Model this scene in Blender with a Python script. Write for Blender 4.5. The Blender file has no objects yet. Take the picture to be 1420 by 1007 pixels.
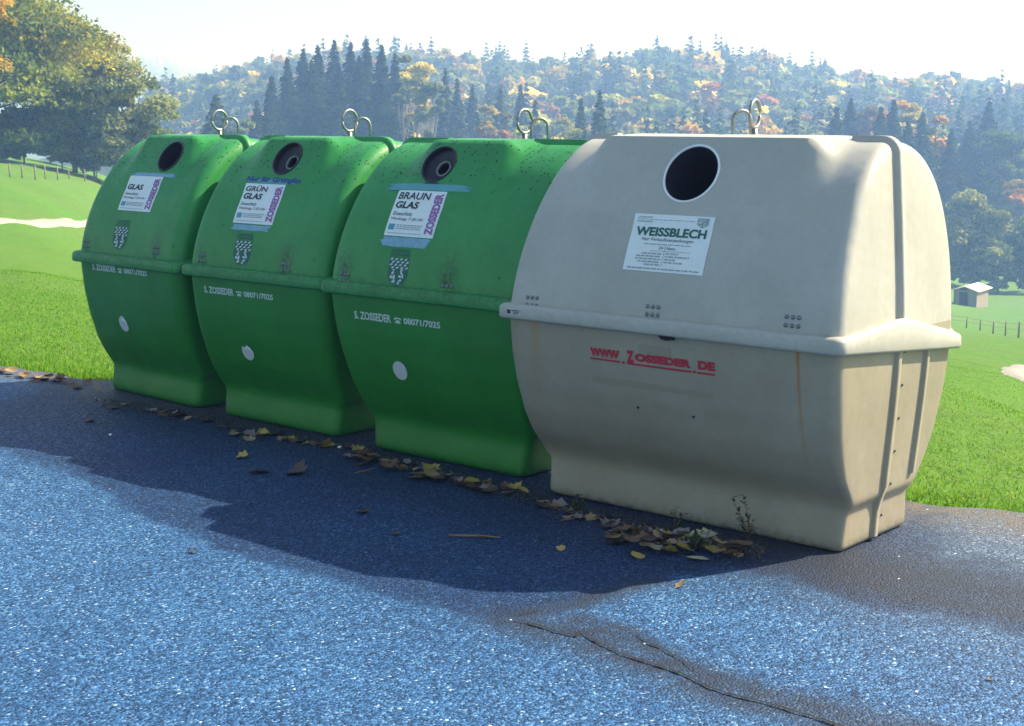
import bpy, bmesh, math, random
import numpy as np
from mathutils import Vector, Matrix
random.seed(7); RNG = np.random.default_rng(11)
sc = bpy.context.scene
COL = sc.collection

# ------------------------------------------------------------------ camera, sky, sun, exposure
F, PITCH, ROLL, H = 2062.2, 0.1595, 0.0051, 1.7317          # focal length in photo pixels (1420 x 1007)
cam_d = bpy.data.cameras.new('camera'); cam = bpy.data.objects.new('camera', cam_d); COL.objects.link(cam)
cam_d.sensor_width = 36; cam_d.lens = F/1420*36; cam_d.clip_start = .05; cam_d.clip_end = 20000
cam.location = (0, 0, H)
cam.rotation_euler = (Matrix.Rotation(math.pi/2-PITCH, 3, 'X') @ Matrix.Rotation(ROLL, 3, 'Z')).to_euler()
sc.camera = cam
SUN_AZ, SUN_EL = math.radians(73), math.radians(42.5)          # azimuth to the right of the view direction (+Y)
w = bpy.data.worlds.new('World'); sc.world = w; w.use_nodes = True
nt = w.node_tree
sky = nt.nodes.new('ShaderNodeTexSky'); sky.sky_type = 'NISHITA'; sky.sun_disc = False
sky.sun_elevation = SUN_EL; sky.sun_rotation = SUN_AZ; sky.altitude = 600; sky.air_density = 1.3; sky.dust_density = 3.0; sky.ozone_density = 1.0
nt.links.new(sky.outputs[0], nt.nodes['Background'].inputs[0]); nt.nodes['Background'].inputs[1].default_value = 0.075
sd = bpy.data.lights.new('sun', 'SUN'); sd.energy = 5.0; sd.angle = math.radians(.53); sd.color = (1, .93, .80)
sun = bpy.data.objects.new('sun', sd); COL.objects.link(sun)
sdir = Vector((math.sin(SUN_AZ)*math.cos(SUN_EL), math.cos(SUN_AZ)*math.cos(SUN_EL), math.sin(SUN_EL)))
sun.rotation_euler = sdir.to_track_quat('Z', 'Y').to_euler()
sun.location = (20, 15, 25)
sc.view_settings.view_transform = 'Standard'; sc.view_settings.look = 'None'
sc.view_settings.gamma = 1; sc.view_settings.exposure = 1.2; sc.view_settings.use_curve_mapping = False
sc.render.resolution_x = 1024; sc.render.resolution_y = 726
sc.cycles.volume_bounces = 1; sc.cycles.max_bounces = 6; sc.cycles.transparent_max_bounces = 8

# ------------------------------------------------------------------ projection helpers (pixels of the photo give directions only)
CP, SP, CR, SR = math.cos(PITCH), math.sin(PITCH), math.cos(ROLL), math.sin(ROLL)
def project(P):
    P = np.asarray(P, float); x = P[..., 0]; y = P[..., 1]; z = P[..., 2]-H
    fw = y*CP-z*SP; up = y*SP+z*CP
    X = F*x/fw; Y = -F*up/fw
    return np.stack([710+CR*X-SR*Y, 503.5+SR*X+CR*Y], -1)
def ray(px, py):
    a, b = px-710, py-503.5
    X = CR*a+SR*b; Y = -SR*a+CR*b
    return np.array([X/F, CP-Y/F*SP, -SP-Y/F*CP])
def at(px, py, depth):                       # point on the pixel's ray at world depth y = depth
    d = ray(px, py); return np.array([0, 0, H])+d*(depth/d[1])
def gnd(px, py, z=0.):
    d = ray(px, py); t = (z-H)/d[2]; return np.array([0, 0, H])+d*t
def sstep(a, b, x):
    t = np.clip((np.asarray(x, float)-a)/(b-a), 0, 1); return t*t*(3-2*t)

# ------------------------------------------------------------------ object helpers
def tag(o, label=None, cat=None, group=None, kind=None):
    if label: o['label'] = label
    if cat: o['category'] = cat
    if group: o['group'] = group
    if kind: o['kind'] = kind
    return o
def empty(name, loc=(0, 0, 0), rz=0, **k):
    o = bpy.data.objects.new(name, None); COL.objects.link(o); o.location = loc; o.rotation_euler = (0, 0, rz); o.empty_display_size = .1
    return tag(o, **k)
def link(name, me, parent=None, **k):
    o = bpy.data.objects.new(name, me); COL.objects.link(o)
    if parent: o.parent = parent
    return tag(o, **k)
def mesh(name, V, Fc, mats, smooth=True, attrs=None, mi=None, sharp=None):
    me = bpy.data.meshes.new(name)
    V = np.asarray(V, np.float32).reshape(-1, 3)
    if isinstance(Fc, np.ndarray):
        n, k = Fc.shape
        me.vertices.add(len(V)); me.vertices.foreach_set('co', V.ravel())
        me.loops.add(n*k); me.loops.foreach_set('vertex_index', Fc.astype(np.int32).ravel())
        me.polygons.add(n); me.polygons.foreach_set('loop_start', np.arange(0, n*k, k, dtype=np.int32))
        me.polygons.foreach_set('loop_total', np.full(n, k, np.int32)); me.update(calc_edges=True)
    else:
        me.from_pydata(V.tolist(), [], Fc); me.update()
    if not isinstance(mats, (list, tuple)): mats = [mats]
    for m in mats: me.materials.append(m)
    if smooth: me.polygons.foreach_set('use_smooth', np.ones(len(me.polygons), bool))
    if mi is not None: me.polygons.foreach_set('material_index', np.asarray(mi, np.int32))
    for nme, arr in (attrs or {}).items():
        arr = np.asarray(arr, np.float32)
        if arr.ndim == 2:
            a = me.color_attributes.new(nme, 'FLOAT_COLOR', 'POINT'); a.data.foreach_set('color', np.c_[arr, np.ones(len(arr))].astype(np.float32).ravel())
        else:
            a = me.attributes.new(nme, 'FLOAT', 'POINT'); a.data.foreach_set('value', arr)
    if sharp:
        try: me.set_sharp_from_angle(angle=math.radians(sharp))
        except Exception: pass
    return me
def gridf(nu, nv, cu=False, cv=False):
    U = nu if cu else nu-1; Vv = nv if cv else nv-1
    i, j = np.meshgrid(np.arange(U), np.arange(Vv), indexing='ij'); i = i.ravel(); j = j.ravel(); i2 = (i+1) % nu; j2 = (j+1) % nv
    return np.stack([i*nv+j, i2*nv+j, i2*nv+j2, i*nv+j2], 1)
def tube(path, rad, n=8, closed=False, cap=True):
    P = np.asarray(path, float); m = len(P); R = np.broadcast_to(np.asarray(rad, float), (m,))
    T = np.gradient(P, axis=0)
    if closed: T = np.roll(P, -1, 0)-np.roll(P, 1, 0)
    T /= np.linalg.norm(T, axis=1)[:, None]+1e-9
    ref = np.array([0, 0, 1.]) if abs(T[:, 2]).mean() < .8 else np.array([1., 0, 0])
    A = np.cross(T, ref); A /= np.linalg.norm(A, axis=1)[:, None]+1e-9; B = np.cross(T, A)
    ph = np.linspace(0, 2*np.pi, n, endpoint=False)
    V = P[:, None]+R[:, None, None]*(np.cos(ph)[None, :, None]*A[:, None]+np.sin(ph)[None, :, None]*B[:, None])
    Fc = gridf(m, n, closed, True).tolist()
    if cap and not closed:
        Fc.append(list(range(n))); Fc.append([(m-1)*n+i for i in range(n)][::-1])
    return V.reshape(-1, 3), Fc
def joinm(parts):
    Vs, Fs, o = [], [], 0
    for V, Fc in parts:
        Vs.append(np.asarray(V, float).reshape(-1, 3)); Fs += [[i+o for i in f] for f in Fc]; o += len(Vs[-1])
    return np.concatenate(Vs), Fs
def boxm(cx, cy, cz, sx, sy, sz, bev=0):
    bm = bmesh.new(); bmesh.ops.create_cube(bm, size=1, matrix=Matrix.Translation((cx, cy, cz)) @ Matrix.Diagonal((sx, sy, sz, 1)))
    if bev: bmesh.ops.bevel(bm, geom=bm.edges[:], offset=bev, segments=2, affect='EDGES', profile=.6)
    V = [v.co[:] for v in bm.verts]; bm.verts.index_update(); Fc = [[v.index for v in f.verts] for f in bm.faces]; bm.free()
    return np.array(V), Fc

# ------------------------------------------------------------------ material helpers
class NB:
    def __init__(s, name):
        s.m = bpy.data.materials.new(name); s.m.use_nodes = True; s.t = s.m.node_tree; s.n = s.t.nodes; s.b = s.n['Principled BSDF']; s.out = s.n['Material Output']
    def link(s, a, b): s.t.links.new(a, b)
    def new(s, ty, **k):
        n = s.n.new(ty)
        for a, b in k.items(): setattr(n, a, b)
        return n
    def coord(s, kind='Object', scale=None):
        c = s.new('ShaderNodeTexCoord').outputs[kind]
        if scale:
            mp = s.new('ShaderNodeMapping'); mp.inputs['Scale'].default_value = scale; s.link(c, mp.inputs[0]); c = mp.outputs[0]
        return c
    def noise(s, scale, detail=4, rough=.55, co=None, out='Fac', dist=0):
        n = s.new('ShaderNodeTexNoise'); n.inputs['Scale'].default_value = scale; n.inputs['Detail'].default_value = detail; n.inputs['Roughness'].default_value = rough; n.inputs['Distortion'].default_value = dist
        if co is not None: s.link(co, n.inputs['Vector'])
        return n.outputs[out]
    def ramp(s, fac, stops):
        r = s.new('ShaderNodeValToRGB'); e = r.color_ramp.elements
        while len(e) < len(stops): e.new(.5)
        for i, (p, c) in enumerate(stops):
            e[i].position = p; e[i].color = (*c, 1) if isinstance(c, tuple) else (c, c, c, 1)
        s.link(fac, r.inputs[0]); return r.outputs[0]
    def mix(s, fac, a, b, mode='MIX'):
        m = s.new('ShaderNodeMix', data_type='RGBA', blend_type=mode)
        for v, i in ((fac, 0), (a, 6), (b, 7)):
            if hasattr(v, 'is_output'): s.link(v, m.inputs[i])
            elif i == 0: m.inputs[0].default_value = v
            else: m.inputs[i].default_value = (*v, 1)
        return m.outputs[2]
    def math(s, op, a, b=None, clamp=False):
        m = s.new('ShaderNodeMath', operation=op, use_clamp=clamp)
        for v, i in ((a, 0), (b, 1)):
            if v is None: continue
            if hasattr(v, 'is_output'): s.link(v, m.inputs[i])
            else: m.inputs[i].default_value = v
        return m.outputs[0]
    def attr(s, name, out='Fac'): return s.new('ShaderNodeAttribute', attribute_name=name).outputs[out]
    def bump(s, h, strength=.3, dist=.01):
        b = s.new('ShaderNodeBump'); b.inputs['Strength'].default_value = strength; b.inputs['Distance'].default_value = dist
        s.link(h, b.inputs['Height']); s.link(b.outputs[0], s.b.inputs['Normal']); return b
    def col(s, c):
        if hasattr(c, 'is_output'): s.link(c, s.b.inputs['Base Color'])
        else: s.b.inputs['Base Color'].default_value = (*c, 1)
    def rough(s, r):
        if hasattr(r, 'is_output'): s.link(r, s.b.inputs['Roughness'])
        else: s.b.inputs['Roughness'].default_value = r
def simple(name, c, rough=.6, metal=0, var=.15, scale=30):
    b = NB(name); n = b.noise(scale, co=b.coord())
    b.col(b.mix(n, tuple(x*(1-var) for x in c), tuple(min(1, x*(1+var)) for x in c))); b.rough(rough); b.b.inputs['Metallic'].default_value = metal
    return b.m
def plastic(name, c, c2, lichen, rough=.42, streak=(.10, .06, .03), sat=0.):
    """weathered moulded plastic: mottling, grime from the 'grime' attribute, lichen specks, vertical streaks"""
    b = NB(name); co = b.coord()
    base = b.mix(b.ramp(b.noise(2.6, 6, .6, co), [(.32, 0.), (.68, 1.)]), c, c2)
    base = b.mix(b.math('MULTIPLY', b.ramp(b.noise(26, 5, .7, co), [(.45, 0.), (.75, 1.)]), .25), base, tuple(x*.72 for x in c))
    stc = b.coord('Object', (9, 9, .7))
    st = b.ramp(b.noise(2.2, 4, .6, stc), [(.58, 0.), (.75, 1.)])
    base = b.mix(b.math('MULTIPLY', st, .22), base, streak)
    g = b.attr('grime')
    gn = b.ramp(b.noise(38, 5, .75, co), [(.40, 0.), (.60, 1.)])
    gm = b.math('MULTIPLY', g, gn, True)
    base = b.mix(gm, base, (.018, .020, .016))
    if lichen:
        v = b.new('ShaderNodeTexVoronoi'); v.inputs['Scale'].default_value = 46; b.link(co, v.inputs['Vector'])
        sp = b.ramp(v.outputs['Distance'], [(.20, 1.), (.34, 0.)])
        sel = b.ramp(v.outputs['Color'], [(.0, 0.), (1., 1.)])
        dens = b.attr('lichen')
        clump = b.ramp(b.noise(7, 3, .6, co), [(.36, .12), (.56, 1.)])
        selm = b.math('LESS_THAN', sel, b.math('MULTIPLY', dens, clump))
        base = b.mix(b.math('MULTIPLY', sp, selm), base, (.012, .022, .014))
    b.col(base)
    b.rough(b.math('ADD', b.math('MULTIPLY', b.noise(12, 4, .6, co), .25), rough-.1))
    b.b.inputs['Specular IOR Level'].default_value = .4
    b.bump(b.math('ADD', b.noise(5, 2, .5, co), b.math('MULTIPLY', b.noise(160, 3, .6, co), .035)), .35, .02)
    return b.m
M = {}
M['green'] = plastic('green_plastic', (.026, .225, .048), (.044, .295, .076), True, .40, (.01, .05, .02))
M['green_tub'] = plastic('green_tub_plastic', (.013, .165, .011), (.018, .21, .017), False, .38, (.008, .10, .015))
M['white'] = plastic('pale_plastic', (.40, .387, .337), (.475, .46, .405), False, .45, (.40, .35, .28))
M['beige'] = plastic('beige_plastic', (.30, .26, .19), (.35, .31, .235), False, .45, (.40, .27, .14))
M['dark'] = simple('dark_interior', (.022, .012, .022), .8)
M['rubber'] = simple('rubber', (.02, .018, .028), .45)
M['steel'] = simple('galvanised_steel', (.26, .27, .27), .42, .75, .3, 60)
M['bolt'] = simple('bolt_metal', (.20, .21, .23), .4, .6, .4, 90)
M['paper'] = simple('sticker_paper', (.78, .82, .80), .45, 0, .05, 40)
M['tape'] = simple('blue_tape', (.10, .34, .36), .5, 0, .2, 50)
M['tape2'] = simple('pale_blue_film', (.20, .38, .48), .45, 0, .35, 40)
M['ink'] = simple('black_print', (.03, .035, .05), .6)
M['inkgreen'] = simple('dark_green_print', (.02, .12, .09), .6)
M['inkgrey'] = simple('grey_print', (.30, .34, .36), .6)
M['purple'] = simple('purple_print', (.34, .13, .36), .6)
M['navy'] = simple('navy_print', (.03, .05, .22), .6)
M['red'] = simple('red_print', (.42, .012, .03), .5)
M['whiteprint'] = simple('pale_print', (.50, .62, .58), .6, 0, .35, 80)
M['reflect'] = simple('pale_reflector', (.55, .58, .60), .45, 0, .12, 60)
M['ghost'] = simple('sticker_residue', (.285, .245, .175), .55, 0, .08, 30)
M['teal'] = simple('teal_print', (.10, .33, .42), .6)

# ================================================================== TERRAIN
EL, ER = gnd(0, 512), gnd(1420, 722)                 # edge between road and meadow
edir = (ER-EL)[:2]; edir /= np.linalg.norm(edir); enrm = np.array([-edir[1], edir[0]])
if enrm[1] < 0: enrm = -enrm
def edge_dist(x, y): return (np.asarray(x)-EL[0])*enrm[0]+(np.asarray(y)-EL[1])*enrm[1]
CT = []
def cp(px, py, d): p = at(px, py, d); CT.append(p)
for a in ((40, 440, 14), (40, 380, 24), (60, 335, 45), (60, 302, 62), (100, 272, 88), (0, 222, 125), (60, 232, 125), (140, 248, 125), (0, 214, 175), (150, 244, 175), (-250, 205, 120), (-250, 300, 55)): cp(*a)
for a in ((1340, 620, 9.3), (1340, 540, 15), (1400, 520, 20), (1400, 480, 45), (1370, 460, 95), (1350, 428, 150), (1350, 418, 165), (1420, 404, 185), (1390, 392, 205), (1700, 470, 60), (1700, 400, 160), (1700, 360, 260)): cp(*a)
for px in (300, 550, 800, 1050):
    y = 1-.00
    for d, z in ((20, -1.2), (60, -5.5), (130, -11), (230, -13.5), (300, -13)):
        p = at(px, 300, d); p[2] = z; CT.append(p)
RIDGE = [(150, 165), (240, 142), (300, 122), (380, 100), (480, 84), (560, 92), (700, 98), (770, 110), (830, 98), (900, 86), (1000, 86), (1060, 92), (1110, 116), (1180, 130), (1260, 126), (1420, 130), (1600, 125)]
for px, py in RIDGE:
    d = 640 if px > 300 else 760
    q = at(px, py+42, d); CT.append(q)
    q2 = at(px, 172, 430); q2[2] = q[2]*.42-5; CT.append(q2)
    q3 = at(px, 172, 900); q3[2] = q[2]-35; CT.append(q3)
for px, py, d in ((-100, 95, 2300), (150, 100, 2300), (215, 98, 2300), (260, 122, 2300), (300, 124, 2600), (360, 110, 2800), (700, 140, 2500), (1300, 150, 2500)): cp(px, py, d)
for px in (-300, 200, 700, 1300, 1900):
    p = at(px, 172, 4000); p[2] = 20; CT.append(p); p = at(px, 172, 1400); p[2] = -40; CT.append(p)
CT = np.array(CT)
CQ = np.stack([CT[:, 0]/CT[:, 1]*3.2, np.log(CT[:, 1])], 1)       # angle / log distance space
K = np.linalg.norm(CQ[:, None]-CQ[None], axis=2)
wts = np.linalg.solve(K+1e-4*np.eye(len(K)), CT[:, 2])
def terrain(x, y):
    x = np.asarray(x, float); y = np.asarray(y, float); sh = x.shape; x = x.ravel(); y = y.ravel()
    yy = np.maximum(y, 7.); q = np.stack([np.clip(x/yy, -1.2, 1.2)*3.2, np.log(yy)], 1)
    z = np.zeros(len(x))
    for i in range(0, len(x), 20000):
        z[i:i+20000] = np.linalg.norm(q[i:i+20000, None]-CQ[None], axis=2) @ wts
    e = edge_dist(x, y)
    # near the road the meadow starts level with the tarmac and then takes over its own slope
    near = -.02-.055*np.maximum(e-.3, 0)
    k = sstep(1., 9., e)
    z = near*(1-k)+z*k
    z += k*np.minimum(y*.0016, .12)*(np.sin(x*1.3+y*.7)+np.sin(x*.47-y*.9+2)*.8)*.5
    z = np.where(e < 0, -.10-.15*sstep(0, 2, -e), z)
    z = np.where((e >= 0) & (e < .16), -.10+(near+.10)*sstep(0, .16, e), z)
    z = np.where(y < 5, np.minimum(z, -.15), z)
    return z.reshape(sh)
def tz(x, y): return float(terrain(np.array([x]), np.array([y]))[0])
def ground_hit(px, py, d0=4., d1=900.):              # first terrain point on a pixel's ray
    d = ray(px, py); ts = np.exp(np.linspace(math.log(d0), math.log(d1), 900)); P = np.array([0, 0, H])+d[None]*ts[:, None]/d[1]
    g = terrain(P[:, 0], P[:, 1]) > P[:, 2]; i = int(np.argmax(g)) if g.any() else len(ts)-1
    return P[i]

gb = NB('meadow_grass'); co = gb.coord('Object')
n1 = gb.noise(.11, 5, .6, co); n2 = gb.noise(3.0, 6, .75, co); n3 = gb.noise(22, 4, .7, co)
c = gb.mix(gb.ramp(n2, [(.3, 0.), (.7, 1.)]), (.052, .155, .009), (.105, .240, .018))
c = gb.mix(gb.math('MULTIPLY', gb.ramp(n3, [(.45, 0.), (.7, 1.)]), .55), c, (.15, .245, .035))
c = gb.mix(gb.math('MULTIPLY', gb.ramp(n1, [(.4, 0.), (.65, 1.)]), .45), c, (.14, .185, .04))
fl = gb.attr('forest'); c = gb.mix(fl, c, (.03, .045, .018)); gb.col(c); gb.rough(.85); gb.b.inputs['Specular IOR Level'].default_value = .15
gb.bump(gb.math('ADD', gb.math('MULTIPLY', n2, 1.0), gb.math('MULTIPLY', n3, .35)), .9, .12)
M['grass'] = gb.m
az = np.concatenate([np.linspace(-180, -40, 30, endpoint=False), np.linspace(-40, 40, 200, endpoint=False), np.linspace(40, 180, 30, endpoint=False)])
rr = np.concatenate([[0.5, 3], np.exp(np.linspace(math.log(5), math.log(2950), 230))])
A, R_ = np.meshgrid(np.radians(az), rr, indexing='ij'); TX = np.sin(A)*R_; TY = np.cos(A)*R_
TZ = terrain(TX, TY)
TZ = np.where(TY < 4.5, -.3, TZ)
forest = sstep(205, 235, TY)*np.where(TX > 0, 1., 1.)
mt = mesh('meadow', np.stack([TX, TY, TZ], -1).reshape(-1, 3), gridf(len(az), len(rr), True, False), M['grass'], attrs={'forest': forest.ravel()})
mt.flip_normals() if mt.polygons[5000].normal.z < 0 else None
link('meadow', mt, kind='structure')

# ------------------------------------------------------------------ road
def polydist(x, y, pts):
    d = np.full(x.shape, 1e9)
    for a, b in zip(pts[:-1], pts[1:]):
        ab = b-a; t = np.clip(((x-a[0])*ab[0]+(y-a[1])*ab[1])/(ab@ab), 0, 1)
        d = np.minimum(d, np.hypot(x-a[0]-t*ab[0], y-a[1]-t*ab[1]))
    return d
crack_px = [(706, 860), (735, 866), (770, 878), (800, 884), (803, 878), (830, 893), (858, 908), (905, 922), (950, 937), (985, 955), (1020, 966), (1060, 975), (1090, 984), (1130, 996), (1180, 1012), (1240, 1035)]
crack2_px = [(852, 870), (868, 874), (884, 884), (896, 892), (920, 904), (944, 918), (960, 932)]
crack3_px = [(706, 860), (728, 852), (756, 846), (760, 842)]
gp = lambda L: [gnd(*p)[:2] for p in L]
CRK = gp(crack_px)
us = np.concatenate([np.linspace(-260, -8, 24, endpoint=False), np.linspace(-8, 7, 430, endpoint=False), np.linspace(7, 120, 16)])
vs = np.concatenate([np.linspace(-60, -8.2, 10, endpoint=False), np.linspace(-8.2, 0, 240)])
U, Vv = np.meshgrid(us, vs, indexing='ij')
wob = .05*np.sin(us*2.1)+.04*np.sin(us*5.3+1)+.03*np.sin(us*11.7+2)
Vv2 = Vv+np.where(Vv > -.6, (1+Vv/.6), 0)*(.05+wob[:, None])
RX = EL[0]+edir[0]*U+enrm[0]*Vv2; RY = EL[1]+edir[1]*U+enrm[1]*Vv2
RZ = .004*np.sin(RX*1.7)*np.sin(RY*1.3+1)
dck = polydist(RX, RY, CRK); damp = np.exp(-(dck/.135)**2)
for L, wd in ((crack2_px, .05), ([(700, 858), (760, 846), (800, 840), (850, 822), (905, 806)], .07), ([(1080, 742), (1180, 790), (1280, 800)], .30), ([(1190, 800), (1300, 845), (1420, 868)], .08), ([(800, 860), (950, 925), (1100, 975), (1250, 1010)], .08)):
    damp = np.maximum(damp, np.exp(-(polydist(RX, RY, gp(L))/wd)**2))
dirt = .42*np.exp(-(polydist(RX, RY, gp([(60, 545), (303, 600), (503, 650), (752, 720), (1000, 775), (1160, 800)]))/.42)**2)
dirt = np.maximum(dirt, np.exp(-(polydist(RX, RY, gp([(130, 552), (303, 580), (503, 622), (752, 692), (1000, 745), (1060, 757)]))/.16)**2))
# damp band with shade painted in, covering the row's shadow and its notched edge
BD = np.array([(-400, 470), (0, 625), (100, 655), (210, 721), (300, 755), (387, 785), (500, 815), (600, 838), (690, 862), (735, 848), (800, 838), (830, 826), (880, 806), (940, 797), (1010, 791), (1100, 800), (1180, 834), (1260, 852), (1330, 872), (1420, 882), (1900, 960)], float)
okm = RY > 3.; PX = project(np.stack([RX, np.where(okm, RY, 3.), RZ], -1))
moist_shade = np.where(okm, np.clip(.5+(np.interp(PX[..., 0], BD[:, 0], BD[:, 1])-PX[..., 1])/56., 0, 1), 0)
moist_shade = moist_shade*(1-.75*sstep(1180, 1380, PX[..., 0]))*(1-.8*(1-sstep(0, 160, PX[..., 0]-0*PX[..., 1]))*(1-sstep(530, 590, PX[..., 1])))
edgeb = sstep(-.55, -.02, Vv)
warm = sstep(.8, 2.6, RX-.0*RY)*sstep(4.2, 6.2, RY+.55*RX)                                  # greyer tone of sunlit tarmac painted in towards the right-hand verge
rb = NB('asphalt'); co = rb.coord()
vor = rb.new('ShaderNodeTexVoronoi'); vor.inputs['Scale'].default_value = 118; rb.link(co, vor.inputs['Vector'])
vr2 = rb.new('ShaderNodeTexVoronoi'); vr2.inputs['Scale'].default_value = 62; rb.link(co, vr2.inputs['Vector'])
g1 = rb.ramp(vor.outputs['Color'], [(0., 0.), (1., 1.)])
blue = rb.ramp(g1, [(0., (.004, .011, .024)), (.30, (.013, .050, .130)), (.58, (.029, .106, .262)), (.78, (.060, .178, .39)), (.90, (.18, .33, .53)), (1., (.64, .74, .80))])
grey = rb.ramp(g1, [(0., (.030, .034, .042)), (.5, (.095, .105, .12)), (.85, (.20, .205, .21)), (1., (.55, .54, .50))])
base = rb.mix(rb.math('MULTIPLY', rb.attr('warm'), .8), blue, grey)
big = rb.ramp(rb.noise(1.1, 6, .65, co), [(.3, (.72, .74, .78)), (.7, (1.12, 1.1, 1.06))])
base = rb.mix(1., base, big, 'MULTIPLY')
mo = rb.math('ADD', rb.attr('moist_shade'), rb.math('ADD', rb.math('MULTIPLY', rb.math('SUBTRACT', rb.noise(7, 6, .7, co), .5), .9), rb.math('MULTIPLY', rb.math('SUBTRACT', g1, .5), .22)))
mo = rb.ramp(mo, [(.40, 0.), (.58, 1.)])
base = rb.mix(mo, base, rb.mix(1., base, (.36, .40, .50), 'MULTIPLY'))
dk = rb.math('MULTIPLY', rb.attr('damp'), rb.ramp(rb.noise(9, 5, .7, co), [(.25, .45), (.6, 1.)]), True)
base = rb.mix(rb.math('MULTIPLY', dk, .92), base, (.020, .027, .046))
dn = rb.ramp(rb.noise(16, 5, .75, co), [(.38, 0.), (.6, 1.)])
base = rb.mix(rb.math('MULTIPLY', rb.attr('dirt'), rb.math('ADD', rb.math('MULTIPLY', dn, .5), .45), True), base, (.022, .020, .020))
eg = rb.math('MULTIPLY', rb.attr('edge'), rb.ramp(rb.noise(11, 6, .8, co), [(.35, 0.), (.58, 1.)]))
base = rb.mix(eg, base, (.13, .105, .075))
spk = rb.math('LESS_THAN', rb.ramp(vr2.outputs['Color'], [(0., 0.), (1., 1.)]), .035)
spk = rb.math('MULTIPLY', spk, rb.math('LESS_THAN', vr2.outputs['Distance'], .33))
base = rb.mix(spk, base, (.62, .66, .68))
rb.col(base); rb.rough(rb.ramp(g1, [(0., .75), (1., .42)])); rb.b.inputs['Specular IOR Level'].default_value = .28
rb.bump(rb.math('ADD', rb.math('MULTIPLY', vor.outputs['Distance'], -.9), rb.math('MULTIPLY', rb.noise(40, 4, .7, co), .8)), .75, .006)
M['asphalt'] = rb.m
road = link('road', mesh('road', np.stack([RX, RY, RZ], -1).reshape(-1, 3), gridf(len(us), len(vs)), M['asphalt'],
    attrs={'damp': damp.ravel(), 'dirt': dirt.ravel(), 'edge': edgeb.ravel(), 'warm': warm.ravel(), 'moist_shade': moist_shade.ravel()}), kind='structure')
if road.data.polygons[100].normal.z < 0: road.data.flip_normals()
M['crackfill'] = simple('crack_dark', (.008, .008, .011), .95)
def crack(px, wd, seed):
    r = np.random.default_rng(seed); pts = []
    P = gp(px)
    for a, b in zip(P[:-1], P[1:]):
        n = max(2, int(np.linalg.norm(b-a)/.02))
        for t in np.linspace(0, 1, n, endpoint=False): pts.append(a+(b-a)*t)
    pts = np.array(pts+[P[-1]]); n = len(pts)
    pts += np.cumsum(r.normal(0, .0022, (n, 2)), 0)*.6+r.normal(0, .0025, (n, 2))
    T = np.gradient(pts, axis=0); T /= np.linalg.norm(T, axis=1)[:, None]; N = np.stack([-T[:, 1], T[:, 0]], 1)
    ww = wd*(.35+1.1*r.random(n))*np.minimum(1, np.minimum(np.arange(n), n-1-np.arange(n))/6+.1)
    L = pts+N*ww[:, None]; Rr = pts-N*ww[:, None]
    V = np.stack([np.c_[L, np.full(n, .0075)], np.c_[Rr, np.full(n, .0075)]], 1).reshape(-1, 3)
    link('crack', mesh('crack', V, gridf(n, 2), M['crackfill'], smooth=False), road)
crack(crack_px, .0055, 1); crack(crack2_px, .0035, 2); crack(crack3_px, .0028, 3)
# gravel tracks across the meadow
pb = NB('gravel_track'); pco = pb.coord()
pb.col(pb.mix(pb.noise(6, 6, .7, pco), (.24, .22, .19), (.36, .34, .30))); pb.rough(.9); M['gravel'] = pb.m
def drape(name, pts, wd, n=60, lift=.05):
    pts = np.array(pts, float); t = np.linspace(0, 1, len(pts)); tt = np.linspace(0, 1, n)
    P = np.stack([np.interp(tt, t, pts[:, k]) for k in (0, 1)], 1)
    for _ in range(4): P[1:-1] = (P[:-2]+2*P[1:-1]+P[2:])/4
    T = np.gradient(P, axis=0); T /= np.linalg.norm(T, axis=1)[:, None]; N = np.stack([-T[:, 1], T[:, 0]], 1)
    off = np.linspace(-1, 1, 7)*wd/2
    Q = P[:, None]+N[:, None]*off[None, :, None]*(1+.06*np.sin(np.arange(n)*1.1))[:, None, None]
    zc = terrain(Q[..., 0], Q[..., 1]); zc = np.maximum(zc, zc.mean(1, keepdims=True)-.03)+lift
    zc[:, 0] -= .25; zc[:, -1] -= .25
    me = mesh(name, np.c_[Q.reshape(-1, 2), zc.ravel()], gridf(n, 7), M['gravel'])
    if me.polygons[len(me.polygons)//2].normal.z < 0: me.flip_normals()
    link(name, me, kind='structure')
drape('path', [ground_hit(q, 311)[:2] for q in (-420, -260, -120, -20, 60, 130, 200, 260)], 1.05, lift=.05)
k1 = [ground_hit(*p)[:2] for p in ((1680, 512), (1600, 507), (1530, 508), (1470, 513), (1448, 524), (1462, 542), (1520, 570), (1620, 615))]
drape('path', k1, 1.9, 90, lift=.045)

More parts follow.
